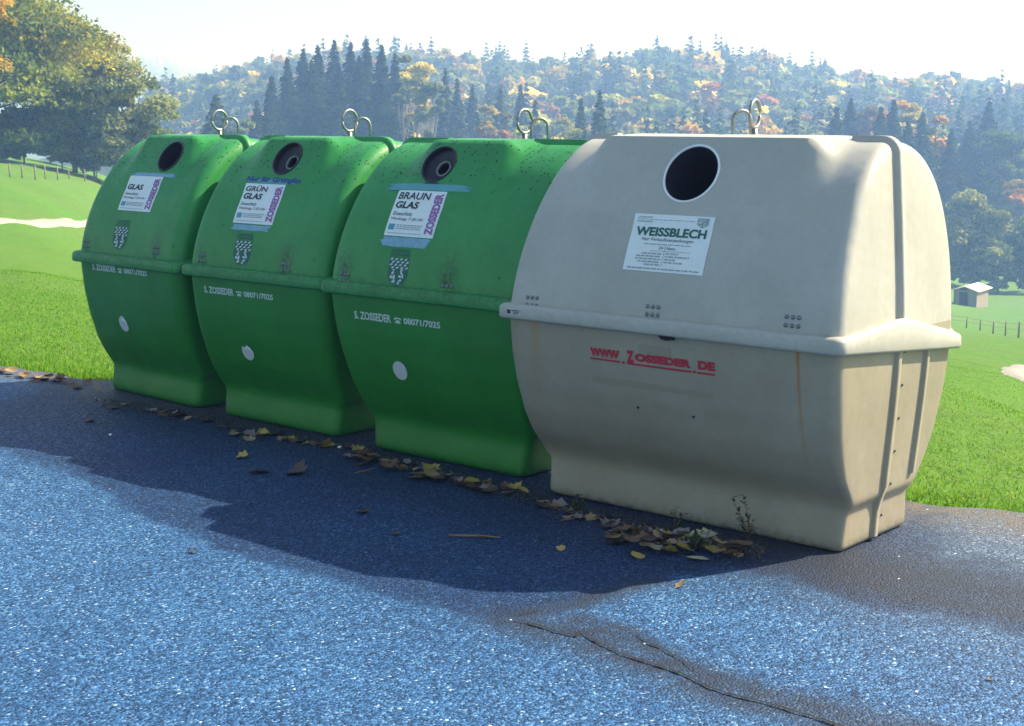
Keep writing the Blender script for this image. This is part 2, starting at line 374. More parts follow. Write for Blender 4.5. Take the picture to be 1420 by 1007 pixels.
# ================================================================== CONTAINERS
def text2d(s, bold=0., shear=0., spacing=1.):
    cu = bpy.data.curves.new('txt', 'FONT'); cu.body = s; cu.size = 1; cu.offset = bold; cu.shear = shear; cu.resolution_u = 3; cu.space_character = spacing
    o = bpy.data.objects.new('txt', cu); COL.objects.link(o)
    dg = bpy.context.evaluated_depsgraph_get(); me = bpy.data.meshes.new_from_object(o.evaluated_get(dg))
    V = np.array([v.co[:2] for v in me.vertices]); Fc = [list(p.vertices) for p in me.polygons]
    bpy.data.objects.remove(o); bpy.data.curves.remove(cu); bpy.data.meshes.remove(me)
    V = (V-V.min(0))/(V.max(0)-V.min(0))
    return V, Fc
def rrect(hx, hy, r, ns=22, nc=7):
    """closed rounded rectangle, counter-clockwise from the front-right corner"""
    P = []
    for (cx, cy, a0) in ((hx-r, -hy+r, -90), (hx-r, hy-r, 0), (-hx+r, hy-r, 90), (-hx+r, -hy+r, 180)):
        for k in range(nc): a = math.radians(a0+90*k/(nc-1)); P.append((cx+r*math.cos(a), cy+r*math.sin(a)))
        # points along the straight side that follows
        nx = {-90: (hx, -hy+r, hx, hy-r), 0: (hx-r, hy, -hx+r, hy), 90: (-hx, hy-r, -hx, -hy+r), 180: (-hx+r, -hy, hx-r, -hy)}[a0]
        for k in range(1, ns): t = k/ns; P.append((nx[0]+(nx[2]-nx[0])*t, nx[1]+(nx[3]-nx[1])*t))
    return np.array(P)
class Cont:
    def __init__(s, X, Y, yaw, wl, wf, dl, zl, zt, wp, yp, rc, prof, label, mats, sag=0., gable=.075):
        s.__dict__.update(X=X, Y=Y, yaw=yaw, wl=wl, wf=wf, dl=dl, zl=zl, zt=zt, wp=wp, yp=yp, rc=rc, mats=mats, sag=sag, gable=gable)
        s.hx0 = wl/2-.032; s.a = dl/2-.032; s.b = zt-zl-.014
        zs = np.linspace(0, zl+.03, 60); P = np.array(prof); hy = np.interp(zs, P[:, 0], P[:, 1])
        for _ in range(3): hy[1:-1] = (hy[:-2]+2*hy[1:-1]+hy[2:])/4
        s.zs, s.hys = zs, hy
        s.root = empty('recycling_container', (X, Y, 0), yaw, label=label, cat='container', group='recycling containers in a row beside the road')
        s.spots = [(s.xs(px, py)[0], a) for px, py, a in s.spots_px]
        s.theta = np.linspace(0, math.pi, 97)
        s.build()
    # ---- surfaces
    def r_lid(s, x, th):
        c, sn = np.abs(np.cos(th)), np.abs(np.sin(th)); n = np.where(np.cos(th) > 0, s.nf, 2.6)
        ra = ((c/s.a)**n+(sn/s.b)**n)**(-1/n)
        hz = s.zt-s.zl
        A = np.array([-s.yp, hz]); B = s.tangent(A)          # flat front panel: touches the barrel at B, rises to the crown at A
        nrm = np.array([A[1]-B[1], -(A[0]-B[0])]); nrm /= np.linalg.norm(nrm); d = nrm @ A
        rp = np.minimum(d/np.maximum(nrm[0]*c+nrm[1]*sn, 1e-6), hz/np.maximum(sn, 1e-6))
        k = 60.
        ex = np.log(1+np.exp(np.clip((rp-ra)*k, -40, 40)))/k
        win = 1-sstep(s.wp/2, s.wp/2+.16, np.abs(x))
        return ra+win*ex*sstep(B[1]-.03, B[1]+.05, ra*sn)
    def tangent(s, A):
        if not hasattr(s, '_tg'):
            t = np.linspace(.05, 1.45, 400); c, sn = np.cos(t), np.sin(t); r = ((c/s.a)**s.nf+(sn/s.b)**s.nf)**(-1/s.nf)
            y, z = r*c, r*sn; k = int(np.argmax(np.where(z < A[1]*.93, (y-A[0])/(A[1]-z), -9))); s._tg = np.array([y[k], z[k]])
        return s._tg
    nf = 1.70
    def hx_lid(s, z, right=False): return s.hx0-(s.lean_r if right else s.lean_l)*((z-s.zl)/(s.zt-s.zl))**1.25
    def hx_tub(s, z): return s.wf/2+(s.hx0-s.wf/2)*sstep(.0, 1, (z-.0)/s.zl)**.8-.026*(1-sstep(.165, .215, z))
    def up(s, x, t, off=0.):          # t: arc length up from the seam on the front of the lid
        th = np.linspace(0, math.pi/2, 200); r = s.r_lid(x, th); y = -r*np.cos(th); z = s.zl+r*np.sin(th)
        L = np.r_[0, np.cumsum(np.hypot(np.diff(y), np.diff(z)))]
        ty = np.gradient(y, L); tzz = np.gradient(z, L)
        yy, zz, a, b = (np.interp(t, L, q) for q in (y, z, ty, tzz)); l = math.hypot(a, b)
        return np.array([x, yy-b/l*off, zz+a/l*off])
    def low(s, x, t, off=0.):         # t: negative, distance down from the seam on the tub
        z = s.zl+t; y = -np.interp(z, s.zs, s.hys); dy = (-np.interp(z+.01, s.zs, s.hys)-y)/.01; l = math.hypot(1, dy)
        return np.array([x, y-off/l, z+dy*off/l])
    def surf(s, x, t, off=0.): return s.up(x, t, off) if t >= 0 else s.low(x, t, off)
    def world(s, P):
        P = np.asarray(P, float); c, sn = math.cos(s.yaw), math.sin(s.yaw)
        return np.stack([s.X+c*P[..., 0]-sn*P[..., 1], s.Y+sn*P[..., 0]+c*P[..., 1], P[..., 2]], -1)
    def xs(s, px, py, upper=True):    # photo pixel -> (x, t) on the front skin
        p = np.array([0., .4 if upper else -.3])
        f = lambda q: project(s.world(s.up(q[0], max(q[1], 0)) if upper else s.low(q[0], min(q[1], 0))))
        for _ in range(14):
            e = f(p)-[px, py]; h = 1e-3
            J = np.stack([(f(p+[h, 0])-f(p))/h, (f(p+[0, -h])-f(p))/-h], 1)
            p = p-np.clip(np.linalg.solve(J+1e-9*np.eye(2), e), -.3, .3)
            if upper: p[1] = np.clip(p[1], .002, s.zt)
            else: p[1] = np.clip(p[1], -s.zl+.02, -.002)
        return p
    def quad(s, px4, upper=True):     # TL TR BR BL pixels -> a true rectangle (origin, u axis, v axis) in (x, t)
        q = np.array([s.xs(*p, upper) for p in px4])
        return q
    # ---- decals
    def decal(s, name, Q, uv, faces, mat, parent, off=.002):
        Q = np.asarray(Q); V = []
        for u, v in uv:
            p = (Q[3]*(1-u)+Q[2]*u)*(1-v)+(Q[0]*(1-u)+Q[1]*u)*v
            V.append(s.surf(p[0], p[1], off))
        return link(name, mesh(name, V, faces, mat, smooth=False), parent, kind='stuff' if name in ('fine_print', 'emblem_print') else None)
    def patch(s, name, Q, mat, parent, off=.002, n=10, rag=0., sub=None):
        g = [(i/n, j/n) for i in range(n+1) for j in range(n+1)]
        if rag:
            r = np.random.default_rng(int(abs(Q[0][0])*1000)); g = [(u+(r.normal(0, rag) if u in (0., 1.) else 0), v+(r.normal(0, rag) if v in (0., 1.) else 0)) for u, v in g]
        if sub is not None:
            u0, u1, v0, v1 = sub; g = [(u0+(u1-u0)*u, v0+(v1-v0)*v) for u, v in g]
        # thin sheet with its own thickness
        V = []
        for o in (off, off-.0012):
            for u, v in g:
                p = (Q[3]*(1-u)+Q[2]*u)*(1-v)+(Q[0]*(1-u)+Q[1]*u)*v; V.append(s.surf(p[0], p[1], o))
        f = gridf(n+1, n+1).tolist(); N = (n+1)**2
        rim = [i*(n+1) for i in range(n+1)]+[n*(n+1)+j for j in range(1, n+1)]+[i*(n+1)+n for i in range(n-1, -1, -1)]+[j for j in range(n-1, 0, -1)]
        f += [[rim[k], rim[(k+1) % len(rim)], rim[(k+1) % len(rim)]+N, rim[k]+N] for k in range(len(rim))]
        return link(name, mesh(name, V, f, mat, smooth=False), parent)
    def text(s, name, txt, Q, mat, parent, sub=(0, 1, 0, 1), bold=0., shear=0., off=.0035, vert=False, spacing=1.):
        V, Fc = text2d(txt, bold, shear, spacing)
        if vert: V = np.stack([1-V[:, 1], V[:, 0]], 1)
        u0, u1, v0, v1 = sub; uv = np.stack([u0+(u1-u0)*V[:, 0], v0+(v1-v0)*V[:, 1]], 1)
        return s.decal(name, Q, uv, Fc, mat, parent, off)
    def bars(s, name, Q, rows, mat, parent, off=.0034, seed=0):
        """lines of unreadably small print as rows of short dashes"""
        r = np.random.default_rng(seed); uv, f = [], []
        for (u0, u1, v, h) in rows:
            u = u0
            while u < u1-.01:
                wd = min(r.uniform(.02, .075), u1-u); k = len(uv)
                uv += [(u, v-h/2), (u+wd, v-h/2), (u+wd, v+h/2), (u, v+h/2)]; f.append([k, k+1, k+2, k+3]); u += wd+r.uniform(.008, .015)
        return s.decal(name, Q, uv, f, mat, parent, off)
    # ---- build
    def build(s):
        root = s.root; th = s.theta
        # lid
        ts = [(-1, .0), (-1, .25), (-1, .5), (-1, .75)]
        rings = []
        nr = 5
        for side in (-1, 1):
            pass
        def ring(tx, shrink, scale=1.):
            x = tx*(s.hx0); r = s.r_lid(np.full_like(th, x), th)
            r = np.maximum(r-shrink, .0)*scale
            y = -r*np.cos(th); z = s.zl+r*np.sin(th)
            hx = s.hx_lid(z, tx > 0)
            return np.stack([np.sign(tx)*(hx-(1-abs(tx))*s.hx0) if abs(tx) > .6 else np.full_like(z, x), y, z], 1) if False else np.stack([tx*hx, y, z], 1)
        R = []
        rc = s.rc
        for sc_ in (0.0, .3, .6, .85): R.append(ring(-1, rc, sc_))
        rnd = [(1-(rc*(1-math.sin(a)))/s.hx0, rc*(1-math.cos(a))) for a in np.linspace(math.pi/2, 0, 7)]
        for tx, sh in rnd: R.append(ring(-tx, sh))
        inner = 1-rc/s.hx0
        for tx in np.linspace(-inner, inner, 66)[1:-1]: R.append(ring(tx, 0))
        for tx, sh in rnd[::-1]: R.append(ring(tx, sh))
        for sc_ in (.85, .6, .3, 0.): R.append(ring(1, rc, sc_))
        R = np.array(R); nR, nT = R.shape[:2]
        f = gridf(nR, nT).tolist()
        f += [[(i+1)*nT, i*nT, i*nT+nT-1, (i+1)*nT+nT-1] for i in range(nR-1)]
        V = R.reshape(-1, 3)
        gr, li = s.grime(V, True)
        bm_me = mesh('lid', V, f, [s.mats[0], M['dark']], attrs={'grime': gr, 'lichen': li})
        bm = bmesh.new(); bm.from_mesh(bm_me); bmesh.ops.remove_doubles(bm, verts=bm.verts, dist=1e-5); bmesh.ops.dissolve_degenerate(bm, edges=bm.edges, dist=1e-6)
        bmesh.ops.recalc_face_normals(bm, faces=bm.faces); bm.to_mesh(bm_me); bm.free()
        s.lid = link('lid', bm_me, root)
        # tub
        zs = np.r_[0.012, .012, .016, np.linspace(.03, s.zl+.03, 46)]
        rings = []
        for i, z in enumerate(zs):
            hx = s.hx_tub(z); hy = np.interp(z, s.zs, s.hys); r = max(.02, s.rc*(.55+.45*sstep(.2, .5, z)))
            ins = (.03, .012, .003)[i] if i < 3 else 0
            rings.append(np.c_[rrect(hx-ins, hy-ins, r), np.full(4*(7+21), z if i != 1 else .006)])
        rings[0][:, 2] = .004; rings[1][:, 2] = .006
        rings = np.array(rings); nz, npt = rings.shape[:2]
        f = gridf(nz, npt, False, True).tolist(); f.append(list(range(npt))[::-1]); f.append([(nz-1)*npt+i for i in range(npt)])
        V = rings.reshape(-1, 3); gr, li = s.grime(V, False)
        me = mesh('tub', V, f, s.mats[1], attrs={'grime': gr, 'lichen': li}, sharp=60)
        s.tub = link('tub', me, root)
        # lip all round the seam
        prof = [(-.05, .0), (.024, .0), (.031, .004), (.034, .012), (.032, .05), (.026, .060), (.012, .067), (-.05, .074)]
        rings = []
        for o, dz in prof:
            q = rrect(s.hx0+o, s.a+o, max(.025, s.rc*.5+o*.5)); q = np.c_[q, np.full(len(q), s.zl-.012+dz)]
            endk = sstep(s.hx0-.10, s.hx0+.005, np.abs(q[:, 0]))
            if dz > .03: q[:, 2] += endk*s.gable*np.clip(1-np.abs(q[:, 1])/(s.a*.95), 0, 1)
            q[:, 2] -= s.sag*np.clip((q[:, 1]+s.a)/(2*s.a), 0, 1)*(endk if s.sag else 0)
            rings.append(q)
        rings = np.array(rings); n0, n1 = rings.shape[:2]; V = rings.reshape(-1, 3); gr, li = s.grime(V, True)
        me = mesh('lip', V, gridf(n0, n1, True, True).tolist(), s.mats[0], attrs={'grime': gr, 'lichen': li})
        bm = bmesh.new(); bm.from_mesh(me); bmesh.ops.recalc_face_normals(bm, faces=bm.faces); bm.to_mesh(me); bm.free()
        s.lip = link('lip', me, root)
        # ribs over each end: up the end of the lid and along the crown to the raised panel
        def striprib(path, nrm, wdir, w0, h0, name, par, mat):
            """flat raised rib with sloping flanks along a path"""
            P = np.array(path); Nn = np.array(nrm); W = np.array(wdir)
            sec = [(-w0-.012, -.012), (-w0, h0), (w0, h0), (w0+.012, -.012)]
            V = np.stack([P+W*a+Nn*b for a, b in sec], 1)
            f = gridf(len(P), 4).tolist(); f.append([0, 1, 2, 3]); f.append([(len(P)-1)*4+i for i in (3, 2, 1, 0)])
            V = V.reshape(-1, 3); g, l = s.grime(V, True)
            m_ = mesh(name, V, f, mat, attrs={'grime': g*0, 'lichen': l*0}, sharp=70)
            bm = bmesh.new(); bm.from_mesh(m_); bmesh.ops.recalc_face_normals(bm, faces=bm.faces); bm.to_mesh(m_); bm.free()
            return link(name, m_, par)
        for side in (1, -1):
            pts, nn = [], []
            for z in np.linspace(s.zl+.05, s.zl+s.b-s.rc, 14): pts.append((side*(s.hx_lid(z, side > 0)), 0, z)); nn.append((side, 0, 0))
            zc = s.zl+s.b-s.rc; xc = s.hx_lid(zc, side > 0)-s.rc
            for a in np.linspace(.15, math.pi/2, 7): pts.append((side*(xc+s.rc*math.cos(a)), 0, zc+s.rc*math.sin(a))); nn.append((side*math.cos(a), 0, math.sin(a)))
            for x in np.linspace(xc-.03, s.wp/2+.06, 6): pts.append((side*x, 0, s.zl+s.b+.001)); nn.append((0, 0, 1))
            striprib(pts, nn, [(0, 1, 0)]*len(pts), .018, .020, 'end_rib', s.lid, s.mats[0])
            for y0, zb, wd in ((-.02, .02, .016), (s.a*.48, .26, .013)):
                pts = [(side*(s.hx_tub(z)-.002), y0*(1-.12*(1-z/s.zl)), z) for z in np.linspace(s.zl-.02, zb, 16)]
                striprib(pts, [(side, 0, 0)]*16, [(0, 1, 0)]*16, wd, .016, 'end_rib', s.tub, s.mats[1])
            if s.sag:
                for z in np.linspace(.10, s.zl-.06, 6):
                    V, f = tube([(side*(s.hx_tub(z)-.004), .045, z), (side*(s.hx_tub(z)+.004), .045, z)], .0055, 8)
                    link('screw', mesh('screw', V, f, M['dark'], smooth=False), s.tub)
        # lifting eye and lifting hoop on the crown
        zt = s.zt
        c = Vector((s.ring_x, .10, zt))
        a = np.linspace(0, 2*np.pi, 28, endpoint=False); rr_ = .060
        V1 = tube(np.stack([c.x+rr_*np.cos(a)*s.ring_f, c.y+rr_*np.cos(a)*.98, c.z+.035+rr_+rr_*np.sin(a)], 1), .0085, 8, True)
        V2 = tube([(c.x, c.y, c.z-.05), (c.x, c.y, c.z+.03)], .014, 8)
        link('lifting_eye', mesh('lifting_eye', *joinm([V1, V2]), M['steel']), root)
        h = c+Vector((s.hoop_dx, .03, 0)); a = np.linspace(math.pi, 0, 16)
        pth = np.array([(h.x-.02, h.y-.042, zt-.05)]+[(h.x+.02*-math.cos(t_)*-1*0+(-.02+.04*(1+math.cos(t_))/2*1), h.y+.042*math.cos(t_)*1, zt+.065+.045*math.sin(t_)) for t_ in a]+[(h.x+.02, h.y+.042, zt-.05)])
        pth[0, 0] = pth[1, 0]; pth[0, 1] = pth[1, 1]; pth[-1, 0] = pth[-2, 0]; pth[-1, 1] = pth[-2, 1]
        link('lifting_hoop', mesh('lifting_hoop', *tube(pth, .0085, 8), M['steel']), root)
    def grime(s, V, lid):
        V = np.asarray(V); g = np.zeros(len(V)); l = np.zeros(len(V))
        spots = getattr(s, 'spots', [])
        if lid:
            l = .10+.75*sstep(s.zl+.45, s.zt-.02, V[:, 2])
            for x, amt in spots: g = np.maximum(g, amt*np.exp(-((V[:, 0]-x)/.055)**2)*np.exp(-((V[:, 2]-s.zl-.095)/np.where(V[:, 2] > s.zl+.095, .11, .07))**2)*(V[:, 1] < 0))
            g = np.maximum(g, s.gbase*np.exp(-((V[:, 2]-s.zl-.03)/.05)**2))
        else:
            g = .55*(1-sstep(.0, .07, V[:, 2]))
        return g, l
    def hole(s, px, py, dia, rim, disc):
        x, t = s.xs(px, py); c = s.up(x, t); n = s.up(x, t, 1.)-c
        q = Vector(n).to_track_quat('Z', 'Y').to_matrix().to_4x4()
        bm = bmesh.new(); bmesh.ops.create_cone(bm, cap_ends=True, segments=48, radius1=dia/2, radius2=dia/2, depth=.36, matrix=Matrix.Translation(Vector(c)-Vector(n)*.12) @ q)
        me = bpy.data.meshes.new('cut'); bm.to_mesh(me); bm.free(); me.materials.append(s.mats[0]); me.materials.append(M['dark'])
        me.polygons.foreach_set('material_index', np.ones(len(me.polygons), np.int32))
        cu = bpy.data.objects.new('cut', me); COL.objects.link(cu); cu.parent = s.root
        md = s.lid.modifiers.new('b', 'BOOLEAN'); md.object = cu; md.operation = 'DIFFERENCE'; md.solver = 'EXACT'
        bpy.context.view_layer.update(); dg = bpy.context.evaluated_depsgraph_get()
        nm = bpy.data.meshes.new_from_object(s.lid.evaluated_get(dg)); s.lid.modifiers.clear(); old = s.lid.data; s.lid.data = nm; bpy.data.meshes.remove(old); nm.name = 'lid'
        bpy.data.objects.remove(cu)
        try: nm.set_sharp_from_angle(angle=math.radians(50))
        except Exception: pass
        e1 = Vector((1, 0, 0)); e2 = Vector(n).cross(e1)
        def circ(r, o, k=48): return [Vector(c)+Vector(n)*o+e1*(r*math.cos(a))+e2*(r*math.sin(a)) for a in np.linspace(0, 2*math.pi, k, endpoint=False)]
        link('opening_rim', mesh('opening_rim', *tube([p[:] for p in circ(dia/2+.002, .002)], .0055, 8, True), rim), s.root)
        if disc:
            o = -.035; rgs = [circ(dia/2-.001, o+.01), circ(dia/2*.8, o+.004), circ(dia*.26, o-.01), circ(dia*.20, o-.012), circ(dia*.185, o-.03), circ(dia*.18, o-.12)]
            V = [p[:] for r_ in rgs for p in r_]; f = gridf(6, 48, False, True).tolist(); 
            d = link('rubber_rosette', mesh('rubber_rosette', V, f, M['rubber']), s.root)
            link('inner_ring', mesh('inner_ring', *tube([p[:] for p in circ(dia*.205, o-.008)], .007, 8, True), M['steel']), d)
    def bolts(s, px, py):
        x0, t0 = s.xs(px, py)
        for i in range(3):
            for j in range(2):
                a = s.up(x0+(i-1)*.028, t0+(j-.5)*.034, -.004); b = s.up(x0+(i-1)*.028, t0+(j-.5)*.034, .003); d = s.up(x0+(i-1)*.028, t0+(j-.5)*.034, .0065)
                link('bolt', mesh('bolt', *tube([a, b, d], [.0095, .0095, .006], 10), M['bolt']), s.root)
    def crest(s, TL, TR, tip, n_seed=0):
        a, b, c = s.xs(*TL), s.xs(*TR), s.xs(*tip); wd = b[0]-a[0]; h = (a[1]+b[1])/2-c[1]; cx = (a[0]+b[0])/2
        top = (a[1]+b[1])/2
        Q = np.array([(cx-wd/2, top), (cx+wd/2, top), (cx+wd/2, top-h), (cx-wd/2, top-h)])
        sh = [(0, 1), (0, .45)]+[(.5-.5*math.cos(k), .45-.45*math.sin(k)) for k in np.linspace(.15, math.pi-.15, 14)]+[(1, .45), (1, 1)]
        o = s.decal('coat_of_arms', Q, sh, [list(range(len(sh)))], M['inkgreen'], s.root, .002)
        uv, f = [], []
        def blob(u, v, ru, rv, rot=0):
            k = len(uv); uv.extend([(u+ru*math.cos(t)*math.cos(rot)-rv*math.sin(t)*math.sin(rot), v+ru*math.cos(t)*math.sin(rot)*.7+rv*math.sin(t)*math.cos(rot)) for t in np.linspace(0, 2*math.pi, 9)[:-1]]); f.append(list(range(k, k+8)))
        for r_ in range(4):
            for k in range(4): blob(.14+.24*k+(.12 if r_ % 2 else 0)*.8, .94-.10*r_, .085, .036, .5)
        for u, v, ru, rv, ro in ((.28, .45, .11, .05, .9), (.22, .30, .09, .06, -.5), (.36, .30, .06, .10, 0), (.34, .15, .10, .05, .4), (.30, .56, .06, .03, 0), (.72, .47, .05, .10, .6), (.66, .34, .09, .045, -.3), (.80, .36, .045, .09, .2), (.68, .20, .10, .045, .5), (.60, .10, .07, .04, -.4), (.74, .57, .08, .03, 0)): blob(u, v, ru, rv, ro)
        s.decal('emblem_print', Q, uv, f, M['whiteprint'], o, .0032)
        T = np.array([(cx-wd*.46, top+h*.30), (cx+wd*.48, top+h*.30), (cx+wd*.48, top+h*.05), (cx-wd*.46, top+h*.05)])
        s.text('lettering', 'LANDKREIS', T, M['inkgreen'], s.root, (0, 1, .56, 1), .02); s.text('lettering', 'ROSENHEIM', T, M['inkgreen'], s.root, (0, 1, 0, .42), .02)
    def lowtext(s, L, R, hpx):
        a = s.xs(*L, False); b = s.xs(*R, False); x0, x1 = a[0], b[0]; t = (a[1]+b[1])/2; h = hpx/2
        Q = np.array([(x0, t+h), (x1, t+h), (x1, t-h), (x0, t-h)])
        s.text('lettering', 'S. ZOSSEDER', Q, M['whiteprint'], s.root, (0, .44, 0, 1), .035)
        s.text('lettering', '08071/7025', Q, M['whiteprint'], s.root, (.585, 1, .06, .86), .035)
        u = lambda x, y: (.475+.085*x, .06+.72*y)
        ph = [u(*p) for p in ((.12, 0), (.88, 0), (.88, .22), (.66, .55), (.34, .55), (.12, .22), (.0, .6), (.0, .78), (.2, .98), (.8, .98), (1, .78), (1, .6), (.78, .6), (.74, .74), (.26, .74), (.22, .6))]
        s.decal('telephone_symbol', Q, ph, [[0, 1, 2, 3, 4, 5], [6, 7, 8, 9, 10, 11, 12, 13, 14, 15]], M['whiteprint'], s.root, .0035)
    def reflector(s, px, py, torn):
        a = s.xs(px, py, False); r = .050; Q = np.array([(a[0]-r, a[1]+r), (a[0]+r, a[1]+r), (a[0]+r, a[1]-r), (a[0]-r, a[1]-r)])
        sh = [(.5+.5*math.cos(k), .5+.5*math.sin(k)) for k in np.linspace(0, 2*math.pi, 29)[:-1]]
        if torn == 1: sh = [(u, v) for u, v in sh if u+.55*v < 1.20]+[(.72, .80)]; sh.sort(key=lambda p: math.atan2(p[1]-.45, p[0]-.45))
        if torn == 2: sh = [(u, v) for u, v in sh if v+.25*u < .93]; sh.sort(key=lambda p: math.atan2(p[1]-.45, p[0]-.45))
        o = s.decal('reflector_sticker', Q, sh, [list(range(len(sh)))], M['reflect'], s.root, .002)
        if torn:
            s.decal('torn_edge', Q, [(.25, .62), (.55, .72), (.82, .6), (.95, .42), (.85, .75), (.55, .92)], [[0, 1, 2, 3, 4, 5]], M['paper'], o, .0032)
GPROF = [(0, .375), (.05, .372), (.175, .352), (.20, .358), (.26, .398), (.36, .452), (.50, .495), (.65, .522), (.80, .536), (.86, .54), (.92, .54)]
WPROF = [(0, .300), (.05, .297), (.185, .280), (.205, .286), (.25, .322), (.32, .385), (.43, .445), (.57, .488), (.72, .513), (.88, .524), (.92, .524)]
Cont.gbase = .5; Cont.ring_x = .13; Cont.hoop_dx = .075; Cont.ring_f = 0.; Cont.lean_r = .0; Cont.lean_l = .065
def offset(X, Y, yaw, dx, dy=0): return X+math.cos(yaw)*dx-math.sin(yaw)*dy, Y+math.sin(yaw)*dx+math.cos(yaw)*dy, yaw
GP = dict(wl=1.195, wf=1.03, dl=1.1436, zl=.862, zt=1.65, wp=.47, yp=-.19, rc=.075, prof=GPROF, mats=(M['green'], M['green_tub']))
Cont.spots_px = [(120, 338, .7), (216, 347, 1.)]
g1 = Cont(*offset(-1.9663, 9.4779, -.7603, -.07), label='green glass container at the far end of the row, its sign reading only GLAS', **GP)
Cont.spots_px = [(280, 358, .55), (396, 371, 1.)]
GP['wl'] = 1.25; GP['wf'] = 1.05
g2 = Cont(*offset(-1.077, 8.6699, -.7087, -.04), label='green container for green glass, second from the far end of the row', **GP)
Cont.spots_px = [(478, 385, .9), (620, 402, 1.1)]
GP['wl'] = 1.46; GP['wf'] = 1.11
g3 = Cont(*offset(-.1488, 7.8137, -.7079, .058), label='green container for brown glass standing right beside the big beige container', **GP)
Cont.gbase = .10; Cont.spots_px = []; Cont.ring_x = .06; Cont.hoop_dx = -.085; Cont.ring_f = -.16; Cont.lean_r = .06; Cont.lean_l = .085
wh = Cont(.9534, 6.6012, -.7067, wl=1.7545, wf=1.5906, dl=1.1122, zl=.87, zt=1.685, wp=1.08, yp=-.215, rc=.05, prof=WPROF, mats=(M['white'], M['beige']), sag=.085,
          label='big beige and pale grey tin can container nearest the camera with a round dark hole')
wh.hole(959, 241, .262, M['paper'], False)
g3.hole(609, 228, .205, M['rubber'], True); g2.hole(399, 220, .205, M['rubber'], True); g1.hole(237, 217, .205, M['rubber'], False)
for p in ((738, 418), (905, 431), (1099, 446)): wh.bolts(*p)
for c, ps in ((g3, ((478, 385), (620, 402))), (g2, ((280, 358), (396, 371))), (g1, ((120, 338), (216, 347)))):
    for p in ps: c.bolts(*p)
# ---- signs
def rectq(c, px4, upper=True):
    q = c.quad(px4, upper); x0 = (q[0][0]+q[3][0])/2; x1 = (q[1][0]+q[2][0])/2; t1 = (q[0][1]+q[1][1])/2; t0 = (q[2][1]+q[3][1])/2
    print('quad', np.round(q, 3).tolist())
    return np.array([(x0, t1), (x1, t1), (x1, t0), (x0, t0)])
def glass_sign(c, px4, word, wlow):
    Q = rectq(c, px4); sg = c.patch('sign', Q, M['paper'], c.root, .0025)
    if word: c.text('lettering', word, Q, M['ink'], sg, (.05, .05+wlow, .80, .955), .018, .12, .0045)
    c.text('lettering', 'GLAS', Q, M['ink'], sg, (.05, .52, .60, .755), .035, .12, .0045)
    c.text('lettering', 'Einwurfzeit:', Q, M['ink'], sg, (.06, .46, .44, .525), .0, .12, .0045)
    c.text('lettering', 'Werktags 7-20 Uhr', Q, M['ink'], sg, (.05, .72, .32, .40), .0, .12, .0045)
    c.text('lettering', 'ZOSSEDER', Q, M['purple'], sg, (.80, .965, .06, .95), .05, 0, .0045, True)
    c.patch('blue_square', Q, M['teal'], sg, .0048, 2, sub=(.05, .17, .13, .25))
    c.bars('fine_print', Q, [(.21, .74, .235, .018), (.21, .70, .195, .018), (.21, .72, .155, .018)], M['inkgrey'], sg, .0045, 1)
    c.bars('fine_print', Q, [(.05, .76, .06, .014)], M['inkgrey'], sg, .0045, 2)
    return Q
glass_sign(g3, ((557, 264), (624, 267), (597, 331), (530, 326)), 'BRAUN', .66)
glass_sign(g2, ((344, 255), (400, 256), (375, 312), (321, 309)), 'GRÜN', .55)
glass_sign(g1, ((185, 245), (233, 245), (203, 294), (160, 291)), None, 0)
g3.patch('tape_strip', rectq(g3, ((545, 254), (650, 259), (647, 268), (542, 263))), M['tape'], g3.root, .0022, 8, .04)
g3.patch('old_label_film', rectq(g3, ((533, 328), (595, 332), (590, 345), (529, 341))), M['tape2'], g3.root, .0019, 8, .03)
g2.patch('old_label_film', rectq(g2, ((324, 311), (375, 314), (371, 321), (322, 319))), M['tape2'], g2.root, .0019, 8, .03)
g1.patch('tape_strip', rectq(g1, ((187, 239), (246, 242), (244, 247), (185, 244))), M['tape2'], g1.root, .0022, 8, .05)
g2.patch('tape_strip', rectq(g2, ((346, 246), (416, 250), (413, 257), (343, 253))), M['tape'], g2.root, .0014, 8, .05)
g2.text('lettering', 'Nur für Grünglas', rectq(g2, ((344, 244), (419, 248), (416, 257), (341, 253))), M['navy'], g2.root, (0, 1, 0, 1), .03, .15, .0035)
g3.bars('felt_pen_mark', rectq(g3, ((588, 252), (612, 253), (610, 257), (586, 256))), [(.1, .9, .5, .6)], M['ink'], g3.root, .0025, 5)
g3.crest((541, 357), (568, 358), (551, 397)); g2.crest((327, 333), (350, 335), (331, 368)); g1.crest((160, 314), (179, 315), (164, 346))
g3.lowtext((492, 435), (611, 452), .042); g2.lowtext((284, 402), (379, 411), .040); g1.lowtext((129, 371), (204, 378), .040)
g3.reflector(555, 514, 0); g2.reflector(344, 488, 2); g1.reflector(172, 449, 1)
Q = rectq(wh, ((883, 298), (995, 300), (973, 380), (862, 376))); sg = wh.patch('sign', Q, M['paper'], wh.root, .0025)
T = lambda t, sub, m='inkgreen', b=0.: wh.text('lettering', t, Q, M[m], sg, sub, b, 0, .0045)
T('WEISSBLECH', (.06, .94, .615, .775), 'inkgreen', .035); T('LANDKREIS', (.05, .24, .93, .955)); T('ROSENHEIM', (.05, .24, .855, .88))
T('Nur Verkaufsverpackungen', (.16, .80, .515, .590), 'ink'); T('Ja', (.40, .455, .385, .445), 'ink'); T('Nein', (.50, .605, .385, .44), 'ink')
wh.bars('rule', Q, [(.05, .78, .905, .006)], M['inkgreen'], sg, .0045, 3)
